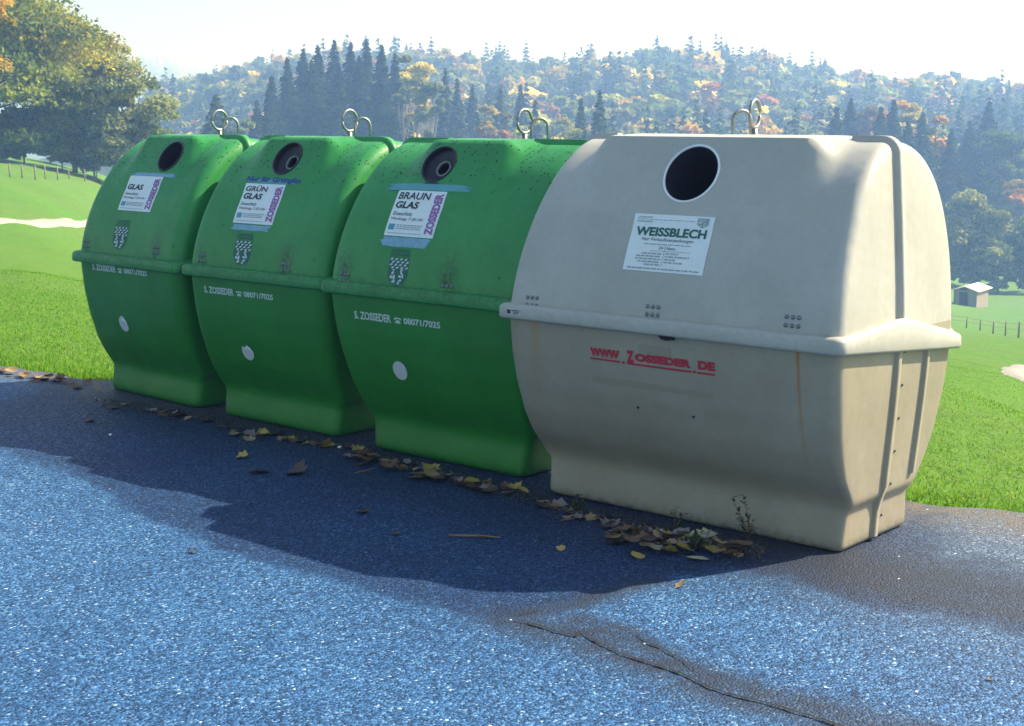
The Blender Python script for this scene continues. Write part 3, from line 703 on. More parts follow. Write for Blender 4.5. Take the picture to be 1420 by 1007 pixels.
wh.bars('fine_print', Q, [(.20, .78, .475, .014), (.20, .45, .31, .022), (.14, .45, .262, .022), (.13, .45, .214, .022), (.17, .45, .166, .022), (.26, .45, .118, .022), (.50, .66, .32, .022), (.50, .80, .27, .022), (.50, .64, .22, .022), (.50, .74, .17, .022), (.05, .95, .05, .022)], M['inkgrey'], sg, .0045, 4)
for rq in ([(.475, .10), (.481, .10), (.481, .46), (.475, .46)], [(.3, .355), (.8, .355), (.8, .362), (.3, .362)]): wh.decal('rule', Q, rq, [[0, 1, 2, 3]], M['inkgrey'], sg, .0047 if rq[0][1] < .2 else .0051)
wh.decal('emblem_print', Q, [(.80, .965), (.80, .86), (.87, .80), (.94, .86), (.94, .965)], [[0, 1, 2, 3, 4]], M['inkgrey'], sg, .0045)
wh.bars('emblem_print', Q, [(.81, .93, .945, .012), (.82, .93, .92, .012), (.81, .86, .89, .03), (.885, .93, .875, .03), (.84, .9, .84, .02)], M['whiteprint'], sg, .0055, 6)
Q = rectq(wh, ((819, 483), (992, 501), (992, 519), (819, 501)), False)
T = lambda t, sub: wh.text('lettering', t, Q, M['red'], wh.root, sub, .07, 0, .003)
T('WWW', (0, .245, .34, 1.)); T('Z', (.305, .365, .15, 1.12)); T('OSSEDER', (.372, .82, .34, .97)); T('DE', (.87, 1, .34, 1.))
dots = []; df = []
for (u0, u1, v0, v1) in ((0, .25, .06, .2), (.31, .82, .02, .16), (.865, 1., .02, .16)): k = len(dots); dots += [(u0, v0), (u1, v0), (u1, v1), (u0, v1)]; df.append([k, k+1, k+2, k+3])
for uc in (.278, .843):
    k = len(dots); dots += [(uc+.013*math.cos(a), .12+.11*math.sin(a)) for a in np.linspace(0, 2*math.pi, 11)[:-1]]; df.append(list(range(k, k+10)))
wh.decal('lettering', Q, dots, df, M['red'], wh.root, .003)
wh.patch('sticker_residue', rectq(wh, ((822, 521), (990, 545), (990, 553), (822, 530)), False), M['ghost'], wh.root, .0013, 10)
wh.patch('sticker_residue', rectq(wh, ((886, 478), (930, 482), (930, 500), (886, 496)), False)-[0, .0], M['ghost'], wh.root, .0012, 6)
for p in ((885, 565), (962, 578)):
    x, t = wh.xs(*p, False); link('screw', mesh('screw', *tube([wh.low(x, t, -.003), wh.low(x, t, .003)], .006, 8), M['rubber'], smooth=False), wh.tub)
# rust and dirt runs on the beige tub (their own shapes, worked into its colour)
def run_stains(mat, runs):
    nb = mat.node_tree; bs = nb.nodes['Principled BSDF']; lk = bs.inputs['Base Color'].links[0]; cur = lk.from_socket
    b = NB.__new__(NB); b.m = mat; b.t = nb; b.n = nb.nodes; b.b = bs
    sx = b.new('ShaderNodeSeparateXYZ'); b.link(b.coord(), sx.inputs[0]); nz = b.noise(3.5, 3, .6, b.coord('Object', (4, 4, 1)))
    for x0, hw, zt_, zb_, col, amt, axis in runs:
        xx = b.math('ADD', sx.outputs[axis], b.math('MULTIPLY', b.math('SUBTRACT', nz, .5), .05))
        d = b.math('DIVIDE', b.math('ABSOLUTE', b.math('SUBTRACT', xx, x0)), hw)
        side = b.math('SUBTRACT', 1., d, True)
        t = b.math('DIVIDE', b.math('SUBTRACT', sx.outputs[2], zb_), zt_-zb_, True)
        gate = b.math('LESS_THAN', sx.outputs[2], zt_)
        ff = b.math('LESS_THAN', sx.outputs[1], -.2) if axis == 0 else b.math('GREATER_THAN', sx.outputs[0], .5)
        m = b.math('MULTIPLY', b.math('MULTIPLY', b.math('MULTIPLY', side, t), b.math('MULTIPLY', gate, ff)), amt, True)
        cur = b.mix(m, cur, col)
    nb.links.new(cur, bs.inputs['Base Color'])
rx = lambda px, py: float(wh.xs(px, py, False)[0])
run_stains(M['beige'], [(rx(1106, 520), .011, .86, .30, (.36, .17, .05), 1.2, 0), (rx(742, 480), .05, .86, .45, (.36, .22, .10), .7, 0), (rx(716, 480), .03, .86, .55, (.33, .22, .12), .5, 0), (rx(905, 520), .06, .80, .40, (.33, .26, .17), .4, 0),
    (-.215, .014, .26, -.05, (.40, .27, .13), .9, 1), (-.245, .008, .20, -.05, (.36, .24, .12), .7, 1), (.10, .006, .70, .30, (.25, .22, .20), .6, 1)])
# small maker's plate on the lip corner and the chipped gap under the lip
x, t = wh.xs(707, 436); plx = -wh.hx0+.075
V, f = boxm(plx, -(wh.a+.034), wh.zl+.022, .085, .003, .030); pl = link('maker_plate', mesh('maker_plate', V, f, simple('plate_grey', (.48, .47, .43), .5), smooth=False), wh.lip)
V, f = joinm([boxm(plx-.026, -(wh.a+.0362), wh.zl+.022, .020, .002, .018)]+[boxm(plx+.014, -(wh.a+.0362), wh.zl+.029-k*.007, .045-.008*k, .002, .003) for k in range(3)])
link('plate_print', mesh('plate_print', V, f, M['ink'], smooth=False), pl)
x, t = wh.xs(928, 470, False)
V = [(x-.035, -(wh.a+.0325), wh.zl-.010), (x+.035, -(wh.a+.0325), wh.zl-.010), (x+.028, -(wh.a+.022), wh.zl-.026), (x, -(wh.a+.018), wh.zl-.031), (x-.028, -(wh.a+.022), wh.zl-.026)]
V2 = [(a, b+.03, c_) for a, b, c_ in V]
link('drain_gap', mesh('drain_gap', V+V2, [[0, 1, 2, 3, 4]]+[[i, (i+1) % 5, (i+1) % 5+5, i+5] for i in range(5)], M['dark'], smooth=False), wh.lip)

# ================================================================== VEGETATION
def leafmat(name, trans=.45):
    b = NB(name); a = b.attr('col', 'Color')
    b.n.remove(b.b); d = b.new('ShaderNodeBsdfDiffuse'); t = b.new('ShaderNodeBsdfTranslucent'); m = b.new('ShaderNodeMixShader'); m.inputs[0].default_value = trans
    b.link(a, d.inputs[0]); b.link(b.mix(1., a, (1.25, 1.15, .55), 'MULTIPLY'), t.inputs[0]); b.link(d.outputs[0], m.inputs[1]); b.link(t.outputs[0], m.inputs[2]); b.link(m.outputs[0], b.out.inputs[0])
    return b.m
M['leaf'] = leafmat('foliage'); M['needle'] = leafmat('needles', .2)
M['bark'] = simple('bark', (.075, .06, .05), .9, 0, .5, 8); M['palebark'] = simple('pale_bark', (.30, .26, .22), .9, 0, .4, 6)
def quads(C, a, b):                                   # quads spanned by half-axes a, b around centres C
    V = np.stack([C-a-b, C+a-b, C+a+b, C-a+b], 1).reshape(-1, 3); return V, np.arange(len(V)).reshape(-1, 4)
def rdir(r, n): v = r.normal(size=(n, 3)); return v/np.linalg.norm(v, axis=1)[:, None]
PAL = {'green': [(.095, .15, .028), (.13, .19, .036), (.075, .125, .03)], 'gold': [(.52, .34, .055), (.42, .30, .06), (.30, .27, .05)], 'rust': [(.34, .16, .045), (.28, .17, .06), (.19, .16, .045)],
       'pale': [(.54, .50, .18), (.44, .46, .16), (.62, .54, .18)], 'yellowgreen': [(.26, .29, .045), (.38, .34, .05), (.15, .20, .034)], 'greygreen': [(.21, .25, .115), (.28, .31, .15), (.15, .19, .08)],
       'spruce': [(.022, .042, .022), (.032, .058, .027), (.042, .068, .032)], 'bluespruce': [(.06, .095, .062), (.09, .125, .08), (.045, .072, .05)]}
def decid(Ht, R, n, pal, seed, base=.18, K=26, size=None, squash=1.):
    """crown of leaf faces gathered in uneven clumps round limb ends; returns leaves (V, F, colour) and limb list"""
    r = np.random.default_rng(seed); zc = Ht*(base+1)/2; hz = Ht*(1-base)/2
    cen = rdir(r, K)*(r.random((K, 1))**.33)*[R*.78, R*.78, hz*.80]+[0, 0, zc]
    cen[:, 2] = np.where(cen[:, 2] > zc, cen[:, 2], zc-(zc-cen[:, 2])*squash)
    rad = R*r.uniform(.24, .46, K)
    k = r.integers(0, K, n); dd = rdir(r, n); dd[:, 2] = np.where(dd[:, 2] < -.2, -dd[:, 2]*.5, dd[:, 2])
    C = cen[k]+dd*rad[k, None]*(r.random((n, 1))**.45)*[1, 1, .72]
    sz = (size or R*.05)*r.uniform(.6, 1.35, (n, 1)); nr = rdir(r, n)+dd*.4+[0, 0, .35]; nr /= np.linalg.norm(nr, axis=1)[:, None]
    a = np.cross(nr, rdir(r, n)); a /= np.linalg.norm(a, axis=1)[:, None]; b = np.cross(nr, a)
    V, Fc = quads(C, a*sz, b*sz*.62)
    P = np.array(PAL[pal]); ck = P[r.integers(0, len(P), K)]*r.uniform(.8, 1.25, (K, 1)); col = ck[k]*r.uniform(.72, 1.3, (n, 1))
    return V, Fc, np.repeat(col, 4, 0), cen
def spruce(Ht, R, n, pal, seed, base=.05, whorls=22, size=None):
    r = np.random.default_rng(seed); wz = base+(1-base)*np.linspace(0, .985, whorls)**.92
    w = (1-wz)+.13; k = r.choice(whorls, n, p=w/w.sum()); nb = 9
    br = r.integers(0, nb, n); ang = br*2*np.pi/nb+k*2.4+r.normal(0, .16, n)
    bl = R*(1-wz[k])**.82*(.72+.5*np.sin(k*12.9+br*7.3)**2)+.02*R; u = r.random(n)**.55
    rr_ = bl*u; z = wz[k]*Ht-rr_*.30+r.normal(0, .012*Ht, n)-(u*(1-u))*.25*bl
    C = np.stack([np.cos(ang)*rr_, np.sin(ang)*rr_, z], 1)
    sz = (size or Ht*.026)*r.uniform(.6, 1.3, (n, 1))*(.50+.50*(1-wz[k])**.7)[:, None]; rad = np.stack([np.cos(ang), np.sin(ang), np.full(n, -.45)], 1); tan = np.stack([-np.sin(ang), np.cos(ang), r.normal(0, .45, n)], 1)
    V, Fc = quads(C, rad*sz*1.1, tan*sz*.55)
    P = np.array(PAL[pal]); col = P[r.integers(0, len(P), n)]*r.uniform(.7, 1.3, (n, 1))
    return V, Fc, np.repeat(col, 4, 0)
def trunk_mesh(Ht, r0, seed, limbs=(), bend=.02, top=.98):
    r = np.random.default_rng(seed); z = np.linspace(-.4, Ht*top, 10); wv = np.cumsum(r.normal(0, bend*Ht*.1, (10, 2)), 0); wv[:2] = 0
    parts = [tube(np.c_[wv, z], r0*np.linspace(1.15, .12, 10), 7)]
    for c in limbs:
        z0 = min(c[2]*.62, Ht*.7); x0 = np.array([np.interp(z0, z, wv[:, 0]), np.interp(z0, z, wv[:, 1]), z0]); mid = (x0+c)/2+[0, 0, -.04*Ht]
        parts.append(tube([x0, (x0+mid)/2, mid, c], r0*np.array([.34, .26, .18, .06]), 5))
    return joinm(parts)
def plant_tree(name, label, cat, px, top, depth, kind, wpx, pal, seed, group=None, n=5000, base=.15, z=None, bark='bark', bare=None, K=26, size=None, xoff=0):
    g = at(px, top, depth); zg = tz(g[0], depth) if z is None else z
    Ht = max(1.2, g[2]-zg); R = wpx/2/F*depth
    root = empty(name, (g[0], depth, zg-.1), 0, label=label, cat=cat, group=group)
    if kind == 'spruce':
        V, Fc, c = spruce(Ht, R, n, pal, seed, base=base if bare is None else bare, whorls=max(14, int(Ht*1.1)), size=size); tk = trunk_mesh(Ht, max(.12, Ht*.011), seed, (), .004)
        mat = M['needle']
    else:
        b = base if bare is None else bare
        V, Fc, c, cen = decid(Ht, R, n, pal, seed, base=b, K=K, size=size); tk = trunk_mesh(Ht, max(.06, Ht*.016 if bare is None else Ht*.009), seed, cen[::max(1, K//16)], .02, .8); mat = M['leaf']
    link('crown', mesh('crown', V, Fc, mat, smooth=False, attrs={'col': c}), root)
    link('trunk', mesh('trunk', *tk, M[bark]), root)
    return root
PT = plant_tree
# --- left: old broadleaf trees at the top of the meadow
PT('broadleaf_tree', 'tall green and yellow broadleaf tree at the left edge with dark trunk', 'tree', -22, -95, 118, 'd', 330, 'yellowgreen', 3, n=42000, K=60, base=.08, size=.145, group='broadleaf trees above the meadow')
PT('broadleaf_tree', 'golden green broadleaf tree in the middle of the left-hand tree group', 'tree', 95, 12, 126, 'd', 195, 'yellowgreen', 4, n=34000, K=50, base=.05, size=.14, group='broadleaf trees above the meadow')
PT('broadleaf_tree', 'green broadleaf tree with spreading branches nearest the far green container', 'tree', 182, 62, 124, 'd', 152, 'greygreen', 5, n=24000, K=42, base=.05, size=.135, group='broadleaf trees above the meadow')
PT('broadleaf_tree', 'bright yellow-leaved tree cut off by the upper left corner', 'tree', -40, -70, 96, 'd', 120, 'gold', 6, n=12000, K=30, base=.35, size=.12, group='broadleaf trees above the meadow')
for i, (px, top, d, wd, pal, lb) in enumerate(((30, 150, 121, 130, 'green', 'dark low shrub under the left edge tree beside the meadow fence'), (84, 172, 123, 70, 'yellowgreen', 'yellowish low shrub filling the gap under the golden green tree'), (128, 165, 127, 110, 'greygreen', 'pale grey-green shrub at the foot of the left-hand tree group'), (186, 192, 122, 70, 'pale', 'pale yellowish shrub just above the far green container'))):
    PT('shrub', lb, 'shrub', px, top, d, 'd', wd, pal, 20+i, n=3500, K=16, base=.02, size=.17, group='shrubs below the left trees')
for i in range(6):
    PT('shrub', 'dark undergrowth bush in the shade beneath the left-hand trees', 'shrub', -20+44*i, 158+5*(i % 3), 150, 'd', 84, 'green', 210+i, n=3500, K=18, base=-.05, size=.2, group='undergrowth beneath the left trees')
# --- middle distance
PT('spruce_tree', 'lone dark spruce with broad cone between the left trees and the grove', 'tree', 300, 133, 205, 'spruce', 132, 'bluespruce', 30, n=6000, size=.5)
PT('broadleaf_tree', 'slim pale green tree beside the lone dark spruce', 'tree', 336, 148, 208, 'd', 38, 'greygreen', 31, n=2600, K=14, size=.3)
ORD = ['leftmost', 'second', 'third', 'fourth', 'fifth', 'sixth', 'seventh', 'eighth', 'ninth', 'tenth', 'eleventh', 'twelfth', 'thirteenth', 'rightmost']
def rank(i, L): k = sorted(range(len(L)), key=lambda j: L[j][0]).index(i); return ('rightmost' if k == len(L)-1 else ORD[k])+(' from the left' if 0 < k < len(L)-1 else '')
GL = ((356, 142, 225, 50), (376, 108, 232, 56), (398, 82, 238, 58), (420, 70, 244, 56), (441, 64, 236, 60), (463, 58, 246, 60), (486, 60, 238, 60), (508, 56, 246, 58), (529, 64, 236, 58), (548, 76, 242, 56), (432, 84, 228, 54), (498, 80, 228, 56), (470, 96, 222, 54), (532, 98, 226, 50))
for i, (px, top, d, wd) in enumerate(GL):
    PT('spruce_tree', 'dark spruce of the dense grove behind the second green container, '+rank(i, GL), 'tree', px, top, d, 'spruce', wd*1.45, 'spruce', 40+i, n=5200, group='spruces of the dark grove', size=.48)
for i, (px, top, d, wd, pal, lb) in enumerate(((577, 72, 230, 52, 'pale', 'tall pale-crowned tree with bare white trunk right of the dark grove'), (597, 92, 226, 40, 'greygreen', 'second bare-stemmed pale tree right of the dark grove'), (561, 66, 236, 40, 'greygreen', 'slim grey-green tree rising at the right edge of the dark grove'))):
    PT('bare_stemmed_tree', lb, 'tree', px, top, d, 'd', wd, pal, 60+i, n=2600, K=16, bare=.52, bark='palebark', size=.34, group='bare-stemmed pale trees')
for i, (px, top, d, wd, pal, lb) in enumerate(((618, 96, 250, 46, 'bluespruce', 'blue-green spruce right of the bare white trunks'), (634, 112, 245, 40, 'bluespruce', 'narrow blue-green spruce above the third green container, left one'), (655, 120, 262, 38, 'spruce', 'dark narrow spruce left of the golden trees'), (694, 122, 268, 44, 'bluespruce', 'blue-green spruce between two golden trees'), (722, 118, 276, 40, 'spruce', 'dark spruce behind the lifting eye of the third green container'), (742, 140, 250, 34, 'spruce', 'small dark spruce just left of the big golden tree'), (806, 138, 215, 42, 'bluespruce', 'grey-green spruce left of the taller one beside the beige container'), (832, 128, 205, 50, 'bluespruce', 'big pointed grey-green spruce behind the beige container\'s left shoulder'))):
    PT('spruce_tree', lb, 'tree', px, top, d, 'spruce', wd*1.3, pal, 70+i, n=3400, size=.46)
for i, (px, top, d, wd, pal, lb, b) in enumerate(((640, 172, 190, 34, 'greygreen', 'small pale green bushy tree above the third green container', .05), (672, 122, 240, 46, 'gold', 'golden tree standing between the narrow spruces', .1), (706, 138, 236, 34, 'rust', 'rusty orange slim tree between the narrow spruces', .1), (766, 122, 215, 72, 'pale', 'large bright golden tree left of the grey-green spruces', .05), (790, 150, 205, 46, 'pale', 'pale yellow bushy tree between the golden tree and the spruces', .05), (846, 172, 170, 26, 'pale', 'small pale yellow bush at the foot of the big grey-green spruce', .02), (881, 146, 150, 34, 'yellowgreen', 'slim bright yellow-green poplar above the beige container', .03), (902, 163, 152, 26, 'yellowgreen', 'small yellow-green bush beside the slim poplar', .03), (936, 166, 148, 54, 'pale', 'round pale yellow bush above the beige container', .02))):
    PT('broadleaf_tree', lb, 'tree', px, top, d, 'd', wd, 'pale' if pal == 'yellowgreen' and i > 5 else pal, 90+i, n=2800, K=18, base=b, size=.26)
# --- right
PT('broadleaf_tree', 'round grey-green tree behind the small wooden hut', 'tree', 1357, 250, 186, 'd', 112, 'greygreen', 120, n=16000, K=40, base=.02, size=.20)
for i, (px, top, d, wd, pal, lb) in enumerate(((1318, 318, 183, 60, 'greygreen', 'pale shrub left of the round tree behind the hut'), (1352, 338, 182, 66, 'green', 'green shrub directly behind the hut roof'), (1388, 330, 181, 62, 'greygreen', 'grey-green shrub just right of the hut'), (1424, 350, 180, 60, 'green', 'low green shrub at the right edge beyond the hut'))):
    PT('shrub', lb, 'shrub', px, top, d, 'd', wd, pal, 180+i, n=4500, K=18, base=-.05, size=.19, group='shrubs behind the hut')
PT('broadleaf_tree', 'green tree at the right edge above the hut meadow', 'tree', 1432, 288, 184, 'd', 96, 'green', 121, n=7000, K=26, base=.02, size=.26)
PT('broadleaf_tree', 'shaded brownish tree behind the round grey-green tree', 'tree', 1418, 232, 215, 'd', 80, 'rust', 122, n=5000, K=22, base=.05, size=.3)
PT('broadleaf_tree', 'tall shaded green tree at the right edge below the ridge', 'tree', 1400, 150, 240, 'd', 110, 'green', 123, n=6000, K=26, base=.05, size=.34)
for i, (px, top, d, wd, lb) in enumerate(((1302, 128, 232, 66, 'tall gold-edged broadleaf tree right of the beige container'), (1262, 112, 246, 60, 'golden-topped broadleaf tree behind the beige container\'s right corner'), (1206, 118, 256, 64, 'tall rusty broadleaf tree above the beige container\'s right end'))):
    PT('broadleaf_tree', lb, 'tree', px, top, d, 'd', wd, 'gold' if i < 2 else 'rust', 130+i, n=4500, K=24, base=.05, size=.36)
SL = ((1280, 158, 224, 54), (1240, 140, 236, 52), (1222, 150, 226, 50), (1180, 140, 236, 54), (1160, 150, 232, 48), (1260, 170, 216, 48), (1320, 180, 226, 50), (1345, 170, 238, 54), (1372, 140, 250, 60))
for i, (px, top, d, wd) in enumerate(SL):
    PT('spruce_tree', 'dark spruce in the shaded wood behind the beige container, '+rank(i, SL), 'tree', px, top, d, 'spruce', wd*1.45, 'spruce', 140+i, n=4200, size=.5, group='spruces of the shaded wood')
# --- the wooded hills: one mass of trees each
def forest(name, label, d0, d1, spacing, nq, seed, pxr, mix, hts, topmax=None):
    r = np.random.default_rng(seed); protos = []
    for k in range(5):
        V, Fc, c = spruce(1., .235, nq, 'bluespruce', seed+k, .04, 15, .046 if nq < 350 else .040); protos.append(('s', V, c/np.array(PAL['bluespruce']).mean(0)))
    for k in range(6):
        V, Fc, c, _ = decid(1., .30, nq, 'green', seed+20+k, .08, 14, .052 if nq < 350 else .044); protos.append(('d', V, c/np.array(PAL['green']).mean(0)))
    VV, CC = [], []; d = d0; cnt = 0
    while d < d1:
        xa, xb = at(pxr[0], 172, d)[0], at(pxr[1], 172, d)[0]; m = int((xb-xa)/spacing)
        x = np.linspace(xa, xb, max(m, 2))+r.normal(0, spacing*.35, max(m, 2)); y = d+r.normal(0, spacing*.35, len(x)); zz = terrain(x, y)
        for xi, yi, zi in zip(x, y, zz):
            Ht = r.uniform(*hts)
            tp = project((xi, yi, zi+Ht))
            if tp[1] > 205 and tp[0] < 1290: continue
            if tp[0] < 205 and d < 700: continue
            patch = math.sin(xi*.021+yi*.013)+math.sin(xi*.047-yi*.031+1.3)
            con = r.random() < mix+.22*patch
            kd, V, c = protos[r.integers(0, 5)] if con else protos[5+r.integers(0, 6)]
            a = r.uniform(0, 6.28); ca, sa = math.cos(a), math.sin(a); s_ = Ht*(1 if con else .86)*np.array([1, 1, 1.]); 
            if not con: s_[:2] *= r.uniform(.85, 1.25)
            q = V*s_; VV.append(np.stack([q[:, 0]*ca-q[:, 1]*sa+xi, q[:, 0]*sa+q[:, 1]*ca+yi, q[:, 2]+zi-.3], 1))
            pal = PAL['spruce' if r.random() < .5 else 'bluespruce'] if con else PAL[r.choice(['green', 'yellowgreen', 'gold', 'rust', 'pale', 'greygreen'], p=[.33, .20, .07, .08, .10, .22])]
            CC.append(c*np.array(pal[r.integers(0, 3)])*r.uniform(.8, 1.2)); cnt += 1
        d += spacing*(.9 if d < 450 else 1.15)
    V = np.concatenate(VV); C = np.concatenate(CC)
    print(name, cnt, len(V)//4)
    link(name, mesh(name, V, np.arange(len(V)).reshape(-1, 4), M['leaf'], smooth=False, attrs={'col': C}), kind='stuff', label=label, cat='forest')
forest('near_wood', 'mixed wood on the lower slope right and centre behind the containers', 262, 420, 7.2, 420, 300, (560, 1480), .42, (13, 20))
forest('wooded_ridge', 'hazy autumn forest covering the long ridge on the skyline', 420, 720, 8.6, 300, 400, (215, 1480), .16, (15, 22))
forest('wooded_slope', 'hazy blue wooded slope left of the dark grove', 300, 470, 8., 260, 500, (225, 420), .6, (10, 15))
forest('distant_forest', 'pale far-off wooded mountain in the gap at left', 1900, 2700, 26., 90, 600, (140, 420), .7, (22, 34))

# ------------------------------------------------------------------ fences, hut, marker
M['wood'] = simple('weathered_wood', (.22, .19, .16), .9, 0, .4, 12); M['wire'] = simple('fence_wire', (.18, .18, .18), .5, .6)
def fence(label, pts, ph, pr, nw):
    P = [ground_hit(*p) for p in pts]; root = empty('wire_fence', P[0], 0, label=label, cat='fence'); o = np.array(P[0])
    tops = []
    for i, p in enumerate(P):
        b = np.array(p)-o; b[2] = tz(p[0], p[1])-o[2]; ln = np.array([random.uniform(-.05, .05), random.uniform(-.05, .05), 0])*ph
        link('post', mesh('post', *tube([b-[0, 0, .2], b+ln*.5+[0, 0, ph*.5], b+ln+[0, 0, ph*random.uniform(.92, 1.06)]], [pr, pr, pr*.8], 6), M['wood']), root); tops.append((b, ln))
    for k in range(nw):
        h = ph*(.9-.38*k)
        link('wire', mesh('wire', *tube([b+ln*h/ph+[0, 0, h] for b, ln in tops], .008, 4), M['wire']), root)
fence('wire fence on leaning wooden posts below the left-hand trees', [(-40, 246), (-10, 246), (14, 247), (31, 247), (49, 249), (63, 249), (80, 250), (96, 250), (118, 252), (134, 252), (160, 255)], .95, .05, 2)
fence('low wire fence across the meadow below the wooden hut', [(1318, 452), (1340, 455), (1359, 458), (1377, 462), (1394, 465), (1412, 469), (1440, 474)], .7, .045, 2)
b0 = ground_hit(29, 222); r0 = empty('boundary_marker', b0, 0, label='small white marker board on a post under the left-hand trees', cat='marker')
link('post', mesh('post', *boxm(0, 0, .4, .06, .06, .9), M['wood'], smooth=False), r0); link('board', mesh('board', *boxm(0, -.05, .75, .22, .03, .5, .006), M['paper'], smooth=False), r0)
# hut: open-fronted field barn with a shallow gable
hp = ground_hit(1346, 424); hs = hp[1]/F                       # metres per pixel at the hut
hut = empty('field_hut', (hp[0], hp[1], tz(hp[0], hp[1])), math.radians(-33), label='small wooden field hut with pale roof on the meadow at right', cat='hut')
Wd, Dp, Hh = 60*hs*.52, 60*hs*.95, 30*hs*.78                   # gable front, length, eaves height
print('hut', hp, Wd, Dp, Hh)
M['boards'] = simple('hut_boards', (.27, .22, .18), .85, 0, .35, 4); M['roofing'] = simple('hut_roof', (.62, .56, .50), .7, 0, .2, 3)
rise = Wd*.16
def wallq(p, q, h0, h1=None, n=7):
    p, q = np.array(p), np.array(q)
    for i in range(n):
        a = p+(q-p)*(i/n); b = p+(q-p)*((i+.94)/n); yield a, b
front = [(-Wd/2, -Dp/2), (Wd/2, -Dp/2)]
def board(a, b, ha, hb, parent, z0=-.3, th=.05):
    a = np.array(a); b = np.array(b); d = b-a; nn = np.array([d[1], -d[0]])/np.linalg.norm(d)*th*random.uniform(.4, .6)
    V = [(*(a-nn), z0), (*(b-nn), z0), (*(b+nn), z0), (*(a+nn), z0), (*(a-nn), ha), (*(b-nn), hb), (*(b+nn), hb), (*(a+nn), ha)]
    link('board', mesh('board', V, [[3, 2, 1, 0], [4, 5, 6, 7], [0, 1, 5, 4], [1, 2, 6, 5], [2, 3, 7, 6], [3, 0, 4, 7]], M['boards'], smooth=False), parent)
gh = lambda x: Hh+rise*(1-abs(x)/(Wd/2))
for side, n in (('front', 8), ('back', 6)):
    y = -Dp/2 if side == 'front' else Dp/2
    wl_ = empty('wall', (0, 0, 0)); wl_.parent = hut
    for a, b in wallq((-Wd/2, y), (Wd/2, y), 0, n=n):
        if side == 'front' and -.30*Wd < (a[0]+b[0])/2 < .18*Wd: continue
        board(a, b, gh(a[0]), gh(b[0]), wl_)
for x in (-Wd/2, Wd/2):
    wl_ = empty('wall', (0, 0, 0)); wl_.parent = hut
    for a, b in wallq((x, -Dp/2), (x, Dp/2), 0, n=9): board(a, b, Hh, Hh, wl_)
link('lintel', mesh('lintel', *boxm(-.06*Wd, -Dp/2, Hh*.97, Wd*.55, .07, Hh*.12), M['boards'], smooth=False), hut)
for sgn in (-1, 1):
    ov = .14*Wd; z1 = Hh+rise+.06; x2 = sgn*(Wd/2+ov); z2 = Hh-rise*ov/(Wd/2)+.06; y = Dp/2+.10*Dp; t_ = .07*max(1, Wd/2.5)
    V = [(0, -y, z1), (x2, -y, z2), (x2, y, z2), (0, y, z1)]; V = V+[(a, b, c_+t_) for a, b, c_ in V]
    me = mesh('roof', V, [[3, 2, 1, 0], [4, 5, 6, 7], [0, 1, 5, 4], [1, 2, 6, 5], [2, 3, 7, 6], [3, 0, 4, 7]], M['roofing'], smooth=False)
    bm = bmesh.new(); bm.from_mesh(me); bmesh.ops.recalc_face_normals(bm, faces=bm.faces); bm.to_mesh(me); bm.free(); link('roof', me, hut)

# ------------------------------------------------------------------ grass blades on the near meadow
def blades(name, label, n, hmin, hmax, e0, e1, wedge, seed, umin=-14, umax=12, wd=.0028, tint=1.):
    r = np.random.default_rng(seed); e = e0+(e1-e0)*r.random(n*4)**2.3; u = r.uniform(umin, umax, n*4)
    x = EL[0]+edir[0]*u+enrm[0]*e; y = EL[1]+edir[1]*u+enrm[1]*e; z = terrain(x, y); p = project(np.stack([x, y, z], 1))
    ok = (p[:, 0] > wedge[0]) & (p[:, 0] < wedge[1]); x, y, z, e = x[ok][:n], y[ok][:n], z[ok][:n], e[ok][:n]; n = len(x)
    h = r.uniform(hmin, hmax, n)*(1+.8*np.exp(-e/.25))*(1-.6*e/e1); a = r.uniform(0, 6.28, n); w_ = wd*(1+y/14)
    b = np.stack([x, y, z-.01], 1); s_ = np.stack([np.cos(a)*w_, np.sin(a)*w_, 0*w_], 1); ln = np.stack([r.normal(0, .45, n)*h, r.normal(0, .45, n)*h, h], 1)
    V = np.stack([b-s_, b+s_, b+ln*.55+s_*.7+[0, 0, .0], b+ln], 1).reshape(-1, 3)
    P = np.array([(.10, .26, .02), (.15, .33, .028), (.21, .37, .05), (.07, .20, .018), (.32, .33, .10)]); c = np.repeat(P[r.choice(5, n, p=[.3, .32, .2, .13, .05])]*r.uniform(.75, 1.25, (n, 1))*tint, 4, 0)
    link(name, mesh(name, V, np.arange(len(V)).reshape(-1, 4), M['leaf'], smooth=False, attrs={'col': c}), kind='stuff', label=label, cat='grass')
blades('grass', 'short bright meadow grass at the verge left of the containers', 80000, .015, .04, .04, 24., (-60, 190), 1)
blades('grass', 'short bright meadow grass at the verge right of the beige container', 95000, .015, .034, .04, 24., (1255, 1480), 2)

